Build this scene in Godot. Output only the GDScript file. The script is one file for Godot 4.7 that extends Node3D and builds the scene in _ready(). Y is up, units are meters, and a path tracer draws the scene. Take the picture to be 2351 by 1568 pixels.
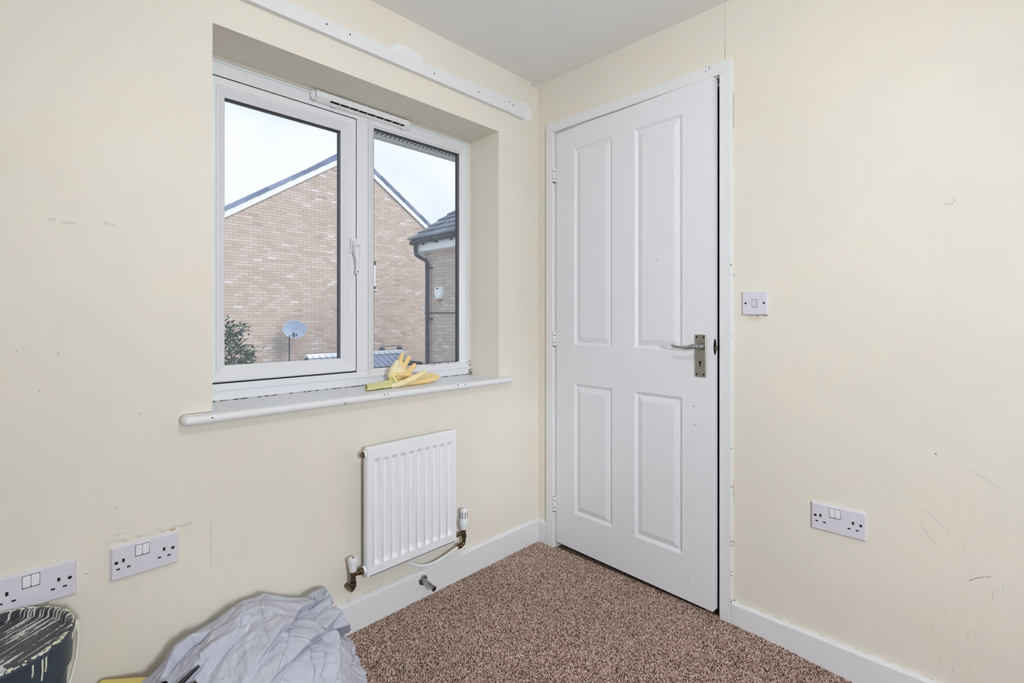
extends Node3D
# Empty bedroom corner being redecorated: window wall (z = 0, room at z > 0), door wall (x = 0, room at x < 0).
# Units are metres, y up, carpet at y = 0, ceiling at 2.287.

const CEIL := 2.287
var rng := RandomNumberGenerator.new()
var used := {}
var M := {}

# ------------------------------------------------------------------ helpers
func V(x: float, y: float, z: float) -> Vector3:
	return Vector3(x, y, z)

func c8(r: float, g: float, b: float) -> Color:
	return Color(r / 255.0, g / 255.0, b / 255.0)

func mat(col: Color, rough := 0.6, metal := 0.0, spec := 0.5) -> StandardMaterial3D:
	var m := StandardMaterial3D.new()
	m.albedo_color = col
	m.roughness = rough
	m.metallic = metal
	m.metallic_specular = spec
	return m

func numbered(called: String) -> String:
	if not used.has(called):
		used[called] = 0
		return called
	used[called] += 1
	return "%s_%03d" % [called, used[called]]

func tag(o: Node, label: String, category := "", group := "", kind := "") -> void:
	if label != "":
		o.set_meta("label", label)
	if category != "":
		o.set_meta("category", category)
	if group != "":
		o.set_meta("group", group)
	if kind != "":
		o.set_meta("kind", kind)

func thing(called: String, label: String, category: String, at := Vector3.ZERO, turn := 0.0, group := "", kind := "") -> Node3D:
	var o := Node3D.new()
	o.name = numbered(called)
	add_child(o)
	o.position = at
	o.rotation.y = turn
	tag(o, label, category, group, kind)
	return o

func part(called: String, mesh: Mesh, material: Material, parent: Node, at := Vector3.ZERO) -> MeshInstance3D:
	var o := MeshInstance3D.new()
	o.name = called
	o.mesh = mesh
	if material:
		o.material_override = material
	o.cast_shadow = GeometryInstance3D.SHADOW_CASTING_SETTING_ON
	o.position = at
	parent.add_child(o, true)
	return o

func struct(called: String, mesh: Mesh, material: Material, label: String, category: String) -> MeshInstance3D:
	var o := part(numbered(called), mesh, material, self)
	tag(o, label, category, "", "structure")
	return o

# Mesh builder: faces are given counter-clockwise as seen from outside.
class MB:
	var v := PackedVector3Array()
	var n := PackedVector3Array()
	var uv := PackedVector2Array()
	var col := PackedColorArray()
	var ix := PackedInt32Array()
	var tint := Color.WHITE
	var uv_of = null

	func _put(p: Vector3, nn: Vector3, t := Vector2.ZERO) -> int:
		v.append(p)
		n.append(nn)
		uv.append(uv_of.call(p, nn) if uv_of != null else t)
		col.append(tint)
		return v.size() - 1

	func tri(a: Vector3, b: Vector3, c: Vector3) -> void:
		var nn := (b - a).cross(c - a)
		if nn.length() < 1e-12:
			return
		nn = nn.normalized()
		var i := _put(a, nn)
		_put(b, nn)
		_put(c, nn)
		ix.append_array(PackedInt32Array([i, i + 2, i + 1]))

	func quad(a: Vector3, b: Vector3, c: Vector3, d: Vector3) -> void:
		var nn := (c - a).cross(d - b)
		if nn.length() < 1e-12:
			return
		nn = nn.normalized()
		var i := _put(a, nn, Vector2(0, 1))
		_put(b, nn, Vector2(1, 1))
		_put(c, nn, Vector2(1, 0))
		_put(d, nn, Vector2(0, 0))
		ix.append_array(PackedInt32Array([i, i + 2, i + 1, i, i + 3, i + 2]))

	func poly(ps: Array) -> void:
		for i in range(1, ps.size() - 1):
			tri(ps[0], ps[i], ps[i + 1])

	func box(lo: Vector3, hi: Vector3) -> void:
		xbox(Transform3D(Basis(), (lo + hi) * 0.5), hi - lo)

	func xbox(t: Transform3D, s: Vector3) -> void:
		bev(t, s, 0.0)

	# box with chamfered edges
	func bev(t: Transform3D, s: Vector3, r: float) -> void:
		var h := s * 0.5
		for ax in 3:
			for sg in [-1.0, 1.0]:
				var a := Vector3.ZERO
				a[ax] = sg
				var b := Vector3.ZERO
				b[(ax + 1) % 3] = 1.0
				var c := a.cross(b)
				var hb: float = h[(ax + 1) % 3] - r
				var hc: float = h[(ax + 2) % 3] - r
				var o: Vector3 = a * h[ax]
				quad(t * (o - b * hb - c * hc), t * (o + b * hb - c * hc), t * (o + b * hb + c * hc), t * (o - b * hb + c * hc))
		if r <= 0.0:
			return
		for ax in 3: # the twelve edges
			for s1 in [-1.0, 1.0]:
				for s2 in [-1.0, 1.0]:
					var e := Vector3.ZERO
					e[ax] = 1.0
					var p := Vector3.ZERO
					p[(ax + 1) % 3] = s1
					var q := Vector3.ZERO
					q[(ax + 2) % 3] = s2
					var he: float = h[ax] - r
					var hp: float = h[(ax + 1) % 3]
					var hq: float = h[(ax + 2) % 3]
					var p0 := p * hp + q * (hq - r)
					var p1 := p * (hp - r) + q * hq
					if s1 * s2 > 0.0:
						quad(t * (p0 - e * he), t * (p1 - e * he), t * (p1 + e * he), t * (p0 + e * he))
					else:
						quad(t * (p0 + e * he), t * (p1 + e * he), t * (p1 - e * he), t * (p0 - e * he))
		for sx in [-1.0, 1.0]:
			for sy in [-1.0, 1.0]:
				for sz in [-1.0, 1.0]:
					var a := Vector3(sx * h.x, sy * (h.y - r), sz * (h.z - r))
					var b := Vector3(sx * (h.x - r), sy * h.y, sz * (h.z - r))
					var c := Vector3(sx * (h.x - r), sy * (h.y - r), sz * h.z)
					if sx * sy * sz > 0.0:
						tri(t * a, t * b, t * c)
					else:
						tri(t * a, t * c, t * b)

	# smooth sheet through a grid of points; rows run along i, columns along j
	func grid(rows: Array, close_j := false, flip := false, cols: Array = []) -> void:
		var h := rows.size()
		var w: int = rows[0].size()
		var base := v.size()
		var acc := PackedVector3Array()
		acc.resize(h * w)
		var tri_list := PackedInt32Array()
		for i in h - 1:
			for j in (w if close_j else w - 1):
				var k := (j + 1) % w
				var a := i * w + j
				var b := i * w + k
				var c := (i + 1) * w + k
				var d := (i + 1) * w + j
				if flip:
					tri_list.append_array(PackedInt32Array([a, d, c, a, c, b]))
				else:
					tri_list.append_array(PackedInt32Array([a, b, c, a, c, d]))
		var flat := PackedVector3Array()
		for r in rows:
			flat.append_array(PackedVector3Array(r))
		for q in range(0, tri_list.size(), 3):
			var a := tri_list[q]
			var b := tri_list[q + 1]
			var c := tri_list[q + 2]
			var nn := (flat[b] - flat[a]).cross(flat[c] - flat[a])
			acc[a] += nn
			acc[b] += nn
			acc[c] += nn
		for i in h * w:
			if not cols.is_empty():
				tint = cols[i]
			_put(flat[i], acc[i].normalized() if acc[i].length() > 1e-14 else Vector3.UP, Vector2(float(i % w) / maxf(w - 1, 1), float(i / w) / maxf(h - 1, 1)))
		tint = Color.WHITE
		for q in range(0, tri_list.size(), 3):
			ix.append_array(PackedInt32Array([base + tri_list[q], base + tri_list[q + 2], base + tri_list[q + 1]]))

	# profile of (radius, height); equal neighbours make a hard edge
	func lathe(t: Transform3D, prof: Array, seg := 24) -> void:
		var run: Array = []
		for p in prof + [null]:
			if p == null or (not run.is_empty() and (run[-1] as Vector2).is_equal_approx(p)):
				if run.size() > 1:
					var rows := []
					for q in run:
						var ring := PackedVector3Array()
						for j in seg:
							var a := TAU * j / seg
							ring.append(t * Vector3(cos(a) * q.x, q.y, -sin(a) * q.x))
						rows.append(ring)
					grid(rows, true)
				run = []
			if p != null:
				run.append(p)

	func tube(path: Array, rad: float, seg := 10, rads: Array = []) -> void:
		var rows := []
		var up := Vector3.UP
		for i in path.size():
			var d: Vector3 = (path[mini(i + 1, path.size() - 1)] - path[maxi(i - 1, 0)]).normalized()
			if i == 0:
				up = Vector3.UP if absf(d.y) < 0.9 else Vector3.RIGHT
			var s := d.cross(up).normalized()
			up = s.cross(d).normalized()
			var ring := PackedVector3Array()
			var r: float = rads[i] if not rads.is_empty() else rad
			for j in seg:
				var a := TAU * j / seg
				ring.append(path[i] + (s * cos(a) + up * sin(a)) * r)
			rows.append(ring)
		grid(rows, true)
		for e in [0, path.size() - 1]:
			var ring: PackedVector3Array = rows[e]
			for j in range(1, seg - 1):
				if e == 0:
					tri(ring[0], ring[j + 1], ring[j])
				else:
					tri(ring[0], ring[j], ring[j + 1])

	# straight extrusion of a convex-ish outline (counter-clockwise seen from +axis end) along a vector
	func prism(ps: Array, along: Vector3) -> void:
		var k := ps.size()
		var flat := PackedVector2Array()
		var nn := along.normalized()
		var e1: Vector3 = (ps[1] - ps[0]).normalized()
		var e2 := nn.cross(e1)
		for p in ps:
			flat.append(Vector2((p - ps[0]).dot(e1), (p - ps[0]).dot(e2)))
		var tr := Geometry2D.triangulate_polygon(flat)
		for q in range(0, tr.size(), 3):
			var a: Vector3 = ps[tr[q]]
			var b: Vector3 = ps[tr[q + 1]]
			var c: Vector3 = ps[tr[q + 2]]
			if (b - a).cross(c - a).dot(nn) < 0.0:
				var s := b
				b = c
				c = s
			tri(a + along, b + along, c + along)
			tri(a, c, b)
		for i in k:
			var a: Vector3 = ps[i]
			var b: Vector3 = ps[(i + 1) % k]
			quad(a, b, b + along, a + along)

	func mesh() -> ArrayMesh:
		var arr := []
		arr.resize(Mesh.ARRAY_MAX)
		arr[Mesh.ARRAY_VERTEX] = v
		arr[Mesh.ARRAY_NORMAL] = n
		arr[Mesh.ARRAY_TEX_UV] = uv
		arr[Mesh.ARRAY_COLOR] = col
		arr[Mesh.ARRAY_INDEX] = ix
		var m := ArrayMesh.new()
		m.add_surface_from_arrays(Mesh.PRIMITIVE_TRIANGLES, arr)
		return m

func box_mesh(lo: Vector3, hi: Vector3, r := 0.0) -> ArrayMesh:
	var b := MB.new()
	b.bev(Transform3D(Basis(), (lo + hi) * 0.5), hi - lo, r)
	return b.mesh()

func at(p: Vector3, b := Basis()) -> Transform3D:
	return Transform3D(b, p)

# a basis whose y axis runs along d
func ydir(d: Vector3) -> Basis:
	var y := d.normalized()
	var x := y.cross(Vector3(0.12, 0.3, 0.94)).normalized()
	return Basis(x, y, x.cross(y))

# smooth surface round a set of tapered capsules: bone = [a, b, ra, rb, colour]; cuts are subtracted
func skin_mesh(bones: Array, cuts: Array, cell: float, k: float, floor_y: float) -> ArrayMesh:
	var lo := V(1e9, 1e9, 1e9)
	var hi := -lo
	for b in bones:
		var r: float = maxf(b[2], b[3]) + cell * 2.0 + k
		for e in [b[0], b[1]]:
			lo = lo.min(e - V(r, r, r))
			hi = hi.max(e + V(r, r, r))
	var nx := int((hi.x - lo.x) / cell) + 2
	var ny := int((hi.y - lo.y) / cell) + 2
	var nz := int((hi.z - lo.z) / cell) + 2
	var f := PackedFloat32Array()
	f.resize(nx * ny * nz)
	f.fill(1.0)
	var cl := PackedColorArray()
	cl.resize(nx * ny * nz)
	for i in nx:
		for j in ny:
			for l in nz:
				var p := lo + V(i, j, l) * cell
				var d := 1.0
				var cc := Color(0, 0, 0)
				var ws := 0.0
				for b in bones:
					var ab: Vector3 = b[1] - b[0]
					var t := clampf((p - b[0]).dot(ab) / maxf(ab.length_squared(), 1e-9), 0.0, 1.0)
					var e := p.distance_to(b[0] + ab * t) - lerpf(b[2], b[3], t)
					if e > 0.03:
						continue
					var hh := clampf(0.5 + 0.5 * (d - e) / k, 0.0, 1.0)
					d = lerpf(d, e, hh) - k * hh * (1.0 - hh)
					var w := exp(-e / 0.004)
					cc += b[4] * w
					ws += w
				for b in cuts:
					var ab: Vector3 = b[1] - b[0]
					var t := clampf((p - b[0]).dot(ab) / maxf(ab.length_squared(), 1e-9), 0.0, 1.0)
					d = maxf(d, -(p.distance_to(b[0] + ab * t) - lerpf(b[2], b[3], t)))
				d = maxf(d, floor_y - p.y)
				var at_i := (i * ny + j) * nz + l
				f[at_i] = d
				cl[at_i] = cc / ws if ws > 0.0 else Color(0.8, 0.6, 0.2)
	var id := PackedInt32Array()
	id.resize(nx * ny * nz)
	id.fill(-1)
	var vs := PackedVector3Array()
	var vc := PackedColorArray()
	for i in nx - 1:
		for j in ny - 1:
			for l in nz - 1:
				var s := Vector3.ZERO
				var cnt := 0
				for e in 12:
					var ax := e / 4
					var o1 := e & 1
					var o2 := (e >> 1) & 1
					var a := [0, 0, 0]
					a[(ax + 1) % 3] = o1
					a[(ax + 2) % 3] = o2
					var b := a.duplicate()
					b[ax] = 1
					var fa := f[((i + a[0]) * ny + j + a[1]) * nz + l + a[2]]
					var fb := f[((i + b[0]) * ny + j + b[1]) * nz + l + b[2]]
					if (fa < 0.0) != (fb < 0.0):
						var t := fa / (fa - fb)
						s += V(a[0], a[1], a[2]).lerp(V(b[0], b[1], b[2]), t)
						cnt += 1
				if cnt:
					id[(i * ny + j) * nz + l] = vs.size()
					vs.append(lo + (V(i, j, l) + s / cnt) * cell)
					vc.append(cl[(i * ny + j) * nz + l])
	var m := MB.new()
	var tris := PackedInt32Array()
	var st := [ny * nz, nz, 1]
	for i in range(1, nx - 1):
		for j in range(1, ny - 1):
			for l in range(1, nz - 1):
				var q := (i * ny + j) * nz + l
				for ax in 3:
					var fa := f[q]
					var fb := f[q + st[ax]]
					if (fa < 0.0) == (fb < 0.0):
						continue
					var u: int = st[(ax + 1) % 3]
					var w: int = st[(ax + 2) % 3]
					var a := id[q - u - w]
					var b := id[q - w]
					var c := id[q]
					var d := id[q - u]
					if mini(mini(a, b), mini(c, d)) < 0:
						continue
					if fa < 0.0:
						tris.append_array(PackedInt32Array([a, b, c, a, c, d]))
					else:
						tris.append_array(PackedInt32Array([a, c, b, a, d, c]))
	var nn := PackedVector3Array()
	nn.resize(vs.size())
	for q in range(0, tris.size(), 3):
		var x := (vs[tris[q + 1]] - vs[tris[q]]).cross(vs[tris[q + 2]] - vs[tris[q]])
		for e in 3:
			nn[tris[q + e]] += x
	for i in vs.size():
		m.tint = vc[i]
		m._put(vs[i], nn[i].normalized())
	for q in range(0, tris.size(), 3):
		m.ix.append_array(PackedInt32Array([tris[q], tris[q + 2], tris[q + 1]]))
	return m.mesh()

# ------------------------------------------------------------------ painting on wall textures
func mix_px(im: Image, x: int, y: int, c: Color, a: float) -> void:
	if x >= 0 and y >= 0 and x < im.get_width() and y < im.get_height():
		im.set_pixel(x, y, im.get_pixel(x, y).lerp(c, a))

func dab(im: Image, x: float, y: float, rx: float, ry: float, c: Color, a: float, soft := 0.5) -> void:
	for j in range(int(y - ry) - 1, int(y + ry) + 2):
		for i in range(int(x - rx) - 1, int(x + rx) + 2):
			var d := Vector2((i - x) / maxf(rx, 0.5), (j - y) / maxf(ry, 0.5)).length()
			mix_px(im, i, j, c, a * (1.0 - smoothstep(1.0 - soft, 1.0, d)))

func stroke(im: Image, a: Vector2, b: Vector2, w: float, c: Color, al: float, broken := 0.0) -> void:
	var n := int(a.distance_to(b)) + 1
	for i in n + 1:
		if rng.randf() < broken:
			continue
		var p := a.lerp(b, float(i) / n)
		dab(im, p.x, p.y, w, w, c, al, 0.6)

func patch(im: Image, pts: PackedVector2Array, c: Color, a: float, noise: FastNoiseLite) -> void:
	var lo := pts[0]
	var hi := pts[0]
	for p in pts:
		lo = lo.min(p)
		hi = hi.max(p)
	for j in range(int(lo.y) - 4, int(hi.y) + 5):
		for i in range(int(lo.x) - 4, int(hi.x) + 5):
			var q := Vector2(i, j) + Vector2(noise.get_noise_2d(i * 3.0, j * 3.0), noise.get_noise_2d(i * 3.0 + 500.0, j * 3.0)) * 6.0
			if Geometry2D.is_point_in_polygon(q, pts):
				mix_px(im, i, j, c, a)

func wall_image(base: Color, sd: int) -> Image:
	var n1 := FastNoiseLite.new()
	n1.seed = sd
	n1.frequency = 0.012
	n1.fractal_octaves = 4
	var n2 := FastNoiseLite.new()
	n2.seed = sd + 7
	n2.frequency = 0.02
	var im := Image.create(256, 256, false, Image.FORMAT_RGB8)
	for y in 256:
		for x in 256:
			var a := n1.get_noise_2d(x, y) * 0.022
			var b := n2.get_noise_2d(x * 0.7, y) * 0.010
			im.set_pixel(x, y, Color(base.r * (1.0 + a + b), base.g * (1.0 + a), base.b * (1.0 + a - b)))
	im.resize(2048, 2048, Image.INTERPOLATE_CUBIC)
	return im

func tex_mat(im: Image, rough: float) -> StandardMaterial3D:
	var m := mat(Color.WHITE, rough)
	m.albedo_texture = ImageTexture.create_from_image(im)
	return m

# ------------------------------------------------------------------ scene
func _ready() -> void:
	rng.seed = 11
	camera_and_light()
	materials()
	room()
	window()
	sill()
	door()
	trims()
	batten()
	radiator()
	sockets()
	door_stop()
	gloves()
	corner_clutter()
	carpet()
	outside()

func camera_and_light() -> void:
	var cam = Camera3D.new()
	cam.name = "camera"
	cam.projection = Camera3D.PROJECTION_FRUSTUM
	cam.near = 0.05
	cam.far = 200.0
	var f = 1116.25 # focal length in pixels of the 2351 x 1568 frame
	cam.size = 1568.0 / f * cam.near
	cam.frustum_offset = Vector2(0.0, (729.3 - 784.0) / f * cam.near)
	add_child(cam)
	var th = 0.7765
	cam.look_at_from_position(V(-1.8423, 1.1174, 1.6286), V(-1.8423 + cos(th), 1.1174, 1.6286 - sin(th)), Vector3.UP)
	cam.current = true

	var e = Environment.new()
	e.background_mode = Environment.BG_SKY
	var sky = Sky.new()
	var sm = PanoramaSkyMaterial.new()
	var n = FastNoiseLite.new()
	n.seed = 5
	n.frequency = 1.1
	n.fractal_octaves = 5
	var im = Image.create(512, 256, false, Image.FORMAT_RGB8)
	for y in 256:
		for x in 512:
			var la = PI * (0.5 - (y + 0.5) / 256.0)
			var lo = TAU * x / 512.0
			var p = V(cos(lo) * cos(la), sin(la) * 1.8, sin(lo) * cos(la))
			var t = clampf(n.get_noise_3dv(p) * 1.7 + 0.50, 0.0, 1.0)
			im.set_pixel(x, y, c8(188, 216, 250).lerp(c8(249, 252, 255), t))
	sm.panorama = ImageTexture.create_from_image(im)
	sky.sky_material = sm
	e.sky = sky
	e.background_energy_multiplier = 1.08
	e.tonemap_mode = Environment.TONE_MAPPER_LINEAR
	e.tonemap_exposure = 1.0
	e.sdfgi_enabled = true
	e.ssao_enabled = true
	e.ssil_enabled = true
	var we = WorldEnvironment.new()
	we.name = "world_environment"
	we.environment = e
	add_child(we)

	var sun = DirectionalLight3D.new() # veiled sun, high behind the house, on the neighbours' walls
	sun.name = "sun"
	sun.light_energy = 0.75
	sun.light_color = c8(255, 250, 244)
	sun.light_angular_distance = 28.0
	sun.shadow_enabled = true
	add_child(sun)
	sun.look_at_from_position(Vector3.ZERO, V(-0.42, -0.75, -0.8), Vector3.UP)

	unseen_pendant(V(-1.32, 2.06, 1.32), 0.35)
	add_fill_lamp(V(-1.95, 1.45, 3.12), 7.6)

func unseen_pendant(bulb_at: Vector3, energy: float) -> void:  # out of view; placed to light the walls evenly from above
	var t = thing("unseen_pendant_lamp", "unseen bare round bulb on a short white cord from the ceiling, lighting the room from above", "lamp", V(bulb_at.x, CEIL, bulb_at.z))
	var white = mat(c8(238, 238, 236), 0.35)
	var b = MB.new()
	b.lathe(at(Vector3.ZERO), [Vector2(0.0, -0.03), Vector2(0.02, -0.03), Vector2(0.042, -0.018), Vector2(0.05, 0.0)], 24)
	part("ceiling_rose", b.mesh(), white, t)
	var drop = CEIL - bulb_at.y
	b = MB.new()
	b.tube([V(0, -0.028, 0), V(0, -drop + 0.085, 0)], 0.003, 8)
	part("cord", b.mesh(), white, t)
	b = MB.new()
	b.lathe(at(V(0, -drop, 0)), [Vector2(0.019, 0.03), Vector2(0.021, 0.05), Vector2(0.017, 0.085), Vector2(0.004, 0.09)], 20)
	part("lamp_holder", b.mesh(), white, t)
	b = MB.new()
	var prof = []
	for i in 17:
		var a = -PI / 2 + PI * i / 16.0
		prof.append(Vector2(maxf(cos(a) * 0.024, 0.0), sin(a) * 0.024))
	b.lathe(at(V(0, -drop, 0)), prof, 24)
	var glow = mat(c8(255, 250, 240), 0.5)
	glow.emission_enabled = true
	glow.emission = c8(255, 247, 232)
	glow.emission_energy_multiplier = 16.0
	part("bulb", b.mesh(), glow, t)
	var l = OmniLight3D.new()
	l.name = "bulb_light"
	l.light_energy = energy
	l.light_color = c8(247, 249, 252)
	l.light_size = 0.022
	l.omni_range = 12.0
	l.omni_attenuation = 2.0
	l.shadow_enabled = true
	t.add_child(l)
	l.position = V(0, -drop, 0)

# added fill lamp, out of view behind the camera, brightening the corner walls
func add_fill_lamp(p: Vector3, energy: float) -> void:
	var t = thing("added_fill_lamp", "added fill lamp out of view, a black LED panel on a tripod facing the window corner", "lamp", V(p.x, 0.0, p.z))
	var black = mat(c8(35, 36, 38), 0.5)
	var b = MB.new()
	b.tube([V(0, 0.35, 0), V(0, p.y - 0.1, 0)], 0.014, 10)
	part("pole", b.mesh(), black, t)
	for i in 3:
		var a = TAU * i / 3.0 + 0.4
		b = MB.new()
		b.tube([V(0, 0.5, 0), V(cos(a) * 0.2, 0.012, sin(a) * 0.2)], 0.011, 8)
		part("leg", b.mesh(), black, t)
	var dir = (V(-0.3, 0.55, 0.3) - p).normalized()
	var bs = ydir(dir)
	b = MB.new()
	b.bev(at(V(0, p.y - 0.03, 0), bs), V(0.42, 0.05, 0.40), 0.008)
	part("housing", b.mesh(), black, t)
	var glow = mat(c8(255, 252, 246), 0.5)
	glow.emission_enabled = true
	glow.emission = c8(255, 250, 242)
	glow.emission_energy_multiplier = 2.0
	b = MB.new()
	b.bev(at(V(0, p.y - 0.03, 0) + dir * 0.027, bs), V(0.38, 0.006, 0.37), 0.002)
	part("fill_panel", b.mesh(), glow, t)
	var l = SpotLight3D.new()
	l.name = "fill_panel_light"
	l.light_size = 0.19
	l.spot_angle = 58.0
	l.spot_angle_attenuation = 0.9
	l.spot_range = 12.0
	l.spot_attenuation = 2.0
	l.light_energy = energy
	l.light_color = c8(238, 245, 255)
	l.shadow_enabled = true
	t.add_child(l)
	# a spot light shines along its -z
	l.transform = Transform3D(Basis(bs.x, bs.x.cross(dir) * -1.0, -dir), V(0, p.y - 0.03, 0) + dir * 0.036)

func materials() -> void:
	M.white = mat(c8(232, 232, 233), 0.38)
	M.upvc = mat(c8(228, 229, 232), 0.30)
	M.plastic = mat(c8(222, 219, 228), 0.32)
	M.rocker = mat(c8(240, 241, 244), 0.28)
	M.black = mat(c8(14, 14, 16), 0.7)
	M.gap = mat(c8(30, 27, 24), 0.9)
	M.gasket = mat(c8(14, 18, 25), 0.6)
	M.spacer = mat(c8(10, 15, 24), 0.6)
	M.chrome = mat(c8(172, 173, 176), 0.18, 1.0)
	M.nickel = mat(c8(168, 165, 157), 0.30, 1.0)
	M.brass = mat(c8(120, 108, 82), 0.34, 1.0)
	M.screw = mat(c8(70, 68, 66), 0.4, 1.0)
	M.timber = mat(c8(206, 178, 132), 0.7)
	var glass = StandardMaterial3D.new()
	glass.albedo_color = Color(0.93, 0.97, 1.0, 0.03)
	glass.transparency = BaseMaterial3D.TRANSPARENCY_ALPHA
	glass.roughness = 0.0
	glass.metallic_specular = 0.15
	M.glass = glass

# ------------------------------------------------------------------ room shell
const WL := -3.2 # left end of the room
const ZB := 3.3 # back wall
const OX0 := -1.44 # window opening
const OX1 := -0.2725
const OY0 := 0.812
const OY1 := 1.984
const DZ0 := 0.086 # door opening
const DZ1 := 0.938
const DY := 2.045

func room() -> void:
	var cream = c8(232, 226, 213)
	# window wall
	var k = 2048.0 / 2.6
	var px = func(x: float, y: float) -> Vector2: return Vector2((x + 2.6) * k, (2.29 - y) * k)
	var im = wall_image(cream, 3)
	var nz = FastNoiseLite.new()
	nz.seed = 9
	nz.frequency = 0.03
	var pale = c8(238, 239, 240)
	patch(im, PackedVector2Array([px.call(-0.835, 2.12), px.call(-0.838, 2.155), px.call(-0.815, 2.178), px.call(-0.77, 2.18), px.call(-0.70, 2.166), px.call(-0.688, 2.12)]), pale, 0.92, nz)
	patch(im, PackedVector2Array([px.call(-0.125, 2.12), px.call(-0.116, 2.172), px.call(-0.085, 2.176), px.call(-0.05, 2.15), px.call(-0.044, 2.105), px.call(-0.075, 2.095), px.call(-0.115, 2.10)]), pale, 0.92, nz)
	var dark = c8(60, 52, 44)
	stroke(im, px.call(-1.4455, 0.82), px.call(-1.4455, 0.59), 0.5, dark, 0.5)
	stroke(im, px.call(-1.4455, 0.59), px.call(-1.443, 0.11), 0.5, c8(150, 140, 125), 0.5)
	# crack along the top of the skirting and the ceiling line
	for i in 260:
		var x = -1.55 + i * 0.006
		if rng.randf() < 0.6:
			stroke(im, px.call(x, 0.1140 + rng.randf_range(-0.0006, 0.0006)), px.call(x + 0.006, 0.1140), 0.5, dark, rng.randf_range(0.15, 0.6))
	for i in 120:
		var x = -1.2 + i * 0.01
		if rng.randf() < 0.5:
			stroke(im, px.call(x, 2.275 + rng.randf_range(-0.004, 0.003)), px.call(x + 0.012, 2.275), 0.7, c8(176, 164, 138), rng.randf_range(0.15, 0.5))
	for i in 26:
		dab(im, px.call(0, 0).x - rng.randf_range(0, 40) - 2, px.call(0, 2.281).y + rng.randf_range(-2, 4), 1.6, 1.2, dark, rng.randf_range(0.3, 0.8))
	# scraped paint above the left sockets
	for i in 46:
		var u = rng.randf()
		var x = lerpf(-1.69, -1.50, u)
		var y = lerpf(0.548, 0.527, u) + rng.randf_range(-0.014, 0.006)
		var g: Color = [c8(214, 214, 202), c8(200, 201, 190), c8(238, 234, 220), c8(222, 222, 210)][rng.randi() % 4]
		dab(im, px.call(x, y).x, px.call(x, y).y, rng.randf_range(6, 22), rng.randf_range(1.5, 5.0), g, rng.randf_range(0.25, 0.5), 0.7)
	for i in 12:
		var u = rng.randf()
		var x = lerpf(-1.67, -1.52, u)
		var y = lerpf(0.530, 0.522, u) + rng.randf_range(-0.002, 0.008)
		stroke(im, px.call(x, y), px.call(x + rng.randf_range(0.006, 0.016), y + rng.randf_range(-0.002, 0.002)), 0.8, c8(150, 146, 134), 0.45, 0.2)
	dab(im, px.call(-1.538, 0.5255).x, px.call(0, 0.5255).y, 8, 3, c8(184, 158, 128), 0.8)
	stroke(im, px.call(-1.52, 0.528), px.call(-1.49, 0.530), 1.2, c8(196, 192, 176), 0.6)
	stroke(im, px.call(-1.80, 0.522), px.call(-1.745, 0.5215), 0.8, c8(150, 138, 116), 0.6, 0.4)
	for s in [[-1.785, 1.357, 9], [-1.758, 1.353, 13], [-1.747, 1.352, 8], [-1.682, 1.362, 7], [-1.668, 1.36, 6]]:
		dab(im, px.call(s[0], 0).x, px.call(0, s[1]).y, s[2], 4, c8(186, 182, 176), 0.4, 0.8)
	for s in [[-1.844, 1.038], [-1.772, 1.03], [-1.805, 0.94], [-1.62, 1.004], [-1.61, 0.86], [-1.66, 0.62], [-1.72, 0.47], [-1.35, 0.44], [-1.25, 0.36], [-1.05, 0.55], [-1.04, 0.50], [-0.62, 0.68], [-0.36, 0.52], [-1.62, 0.40]]:
		dab(im, px.call(s[0], 0).x, px.call(0, s[1]).y, 1.6, 1.5, c8(110, 102, 92), 0.7)
	for i in 26:
		var a = V(rng.randf_range(-2.2, -0.1), rng.randf_range(0.2, 1.5), 0)
		stroke(im, px.call(a.x, a.y), px.call(a.x + rng.randf_range(-0.02, 0.02), a.y + rng.randf_range(-0.02, 0.01)), 0.7, c8(176, 168, 152), 0.3, 0.3)
	# dark lines on the wall along the sill ends
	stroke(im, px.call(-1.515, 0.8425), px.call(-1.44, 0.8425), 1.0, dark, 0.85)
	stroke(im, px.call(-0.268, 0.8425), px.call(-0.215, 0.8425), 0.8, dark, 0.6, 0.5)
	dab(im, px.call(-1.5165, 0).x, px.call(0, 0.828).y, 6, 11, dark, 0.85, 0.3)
	var wl_mat = tex_mat(im, 0.62)
	var b = MB.new()
	b.uv_of = func(p: Vector3, nn: Vector3) -> Vector2:
		return Vector2((p.x + 2.6) / 2.6, (2.29 - p.y) / 2.6) if nn.z > 0.9 else Vector2(0.005, 0.3)
	var t0 = -0.30
	b.box(V(WL, -0.1, t0), V(OX0, CEIL, 0))
	b.box(V(OX1, -0.1, t0), V(0.0, CEIL, 0))
	b.box(V(OX0, -0.1, t0), V(OX1, OY0, 0))
	b.box(V(OX0, OY1, t0), V(OX1, CEIL, 0))
	struct("wall_left", b.mesh(), wl_mat, "cream painted wall around the window, scuffed, with filler patches", "wall")

	# door wall
	im = wall_image(cream, 21)
	var pz = func(z: float, y: float) -> Vector2: return Vector2(z * k, (2.29 - y) * k)
	stroke(im, pz.call(0.9266, 2.287), pz.call(0.9266, 2.11), 0.6, c8(150, 138, 118), 0.8)
	stroke(im, pz.call(0.9266, 2.13), pz.call(0.927, 2.068), 0.9, dark, 0.8, 0.2)
	stroke(im, pz.call(1.538, 1.440), pz.call(1.552, 1.4365), 0.8, c8(128, 124, 118), 0.75)
	stroke(im, pz.call(1.552, 1.4365), pz.call(1.559, 1.447), 0.8, c8(128, 124, 118), 0.6)
	stroke(im, pz.call(1.559, 1.447), pz.call(1.553, 1.453), 0.7, c8(128, 124, 118), 0.6)
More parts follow.
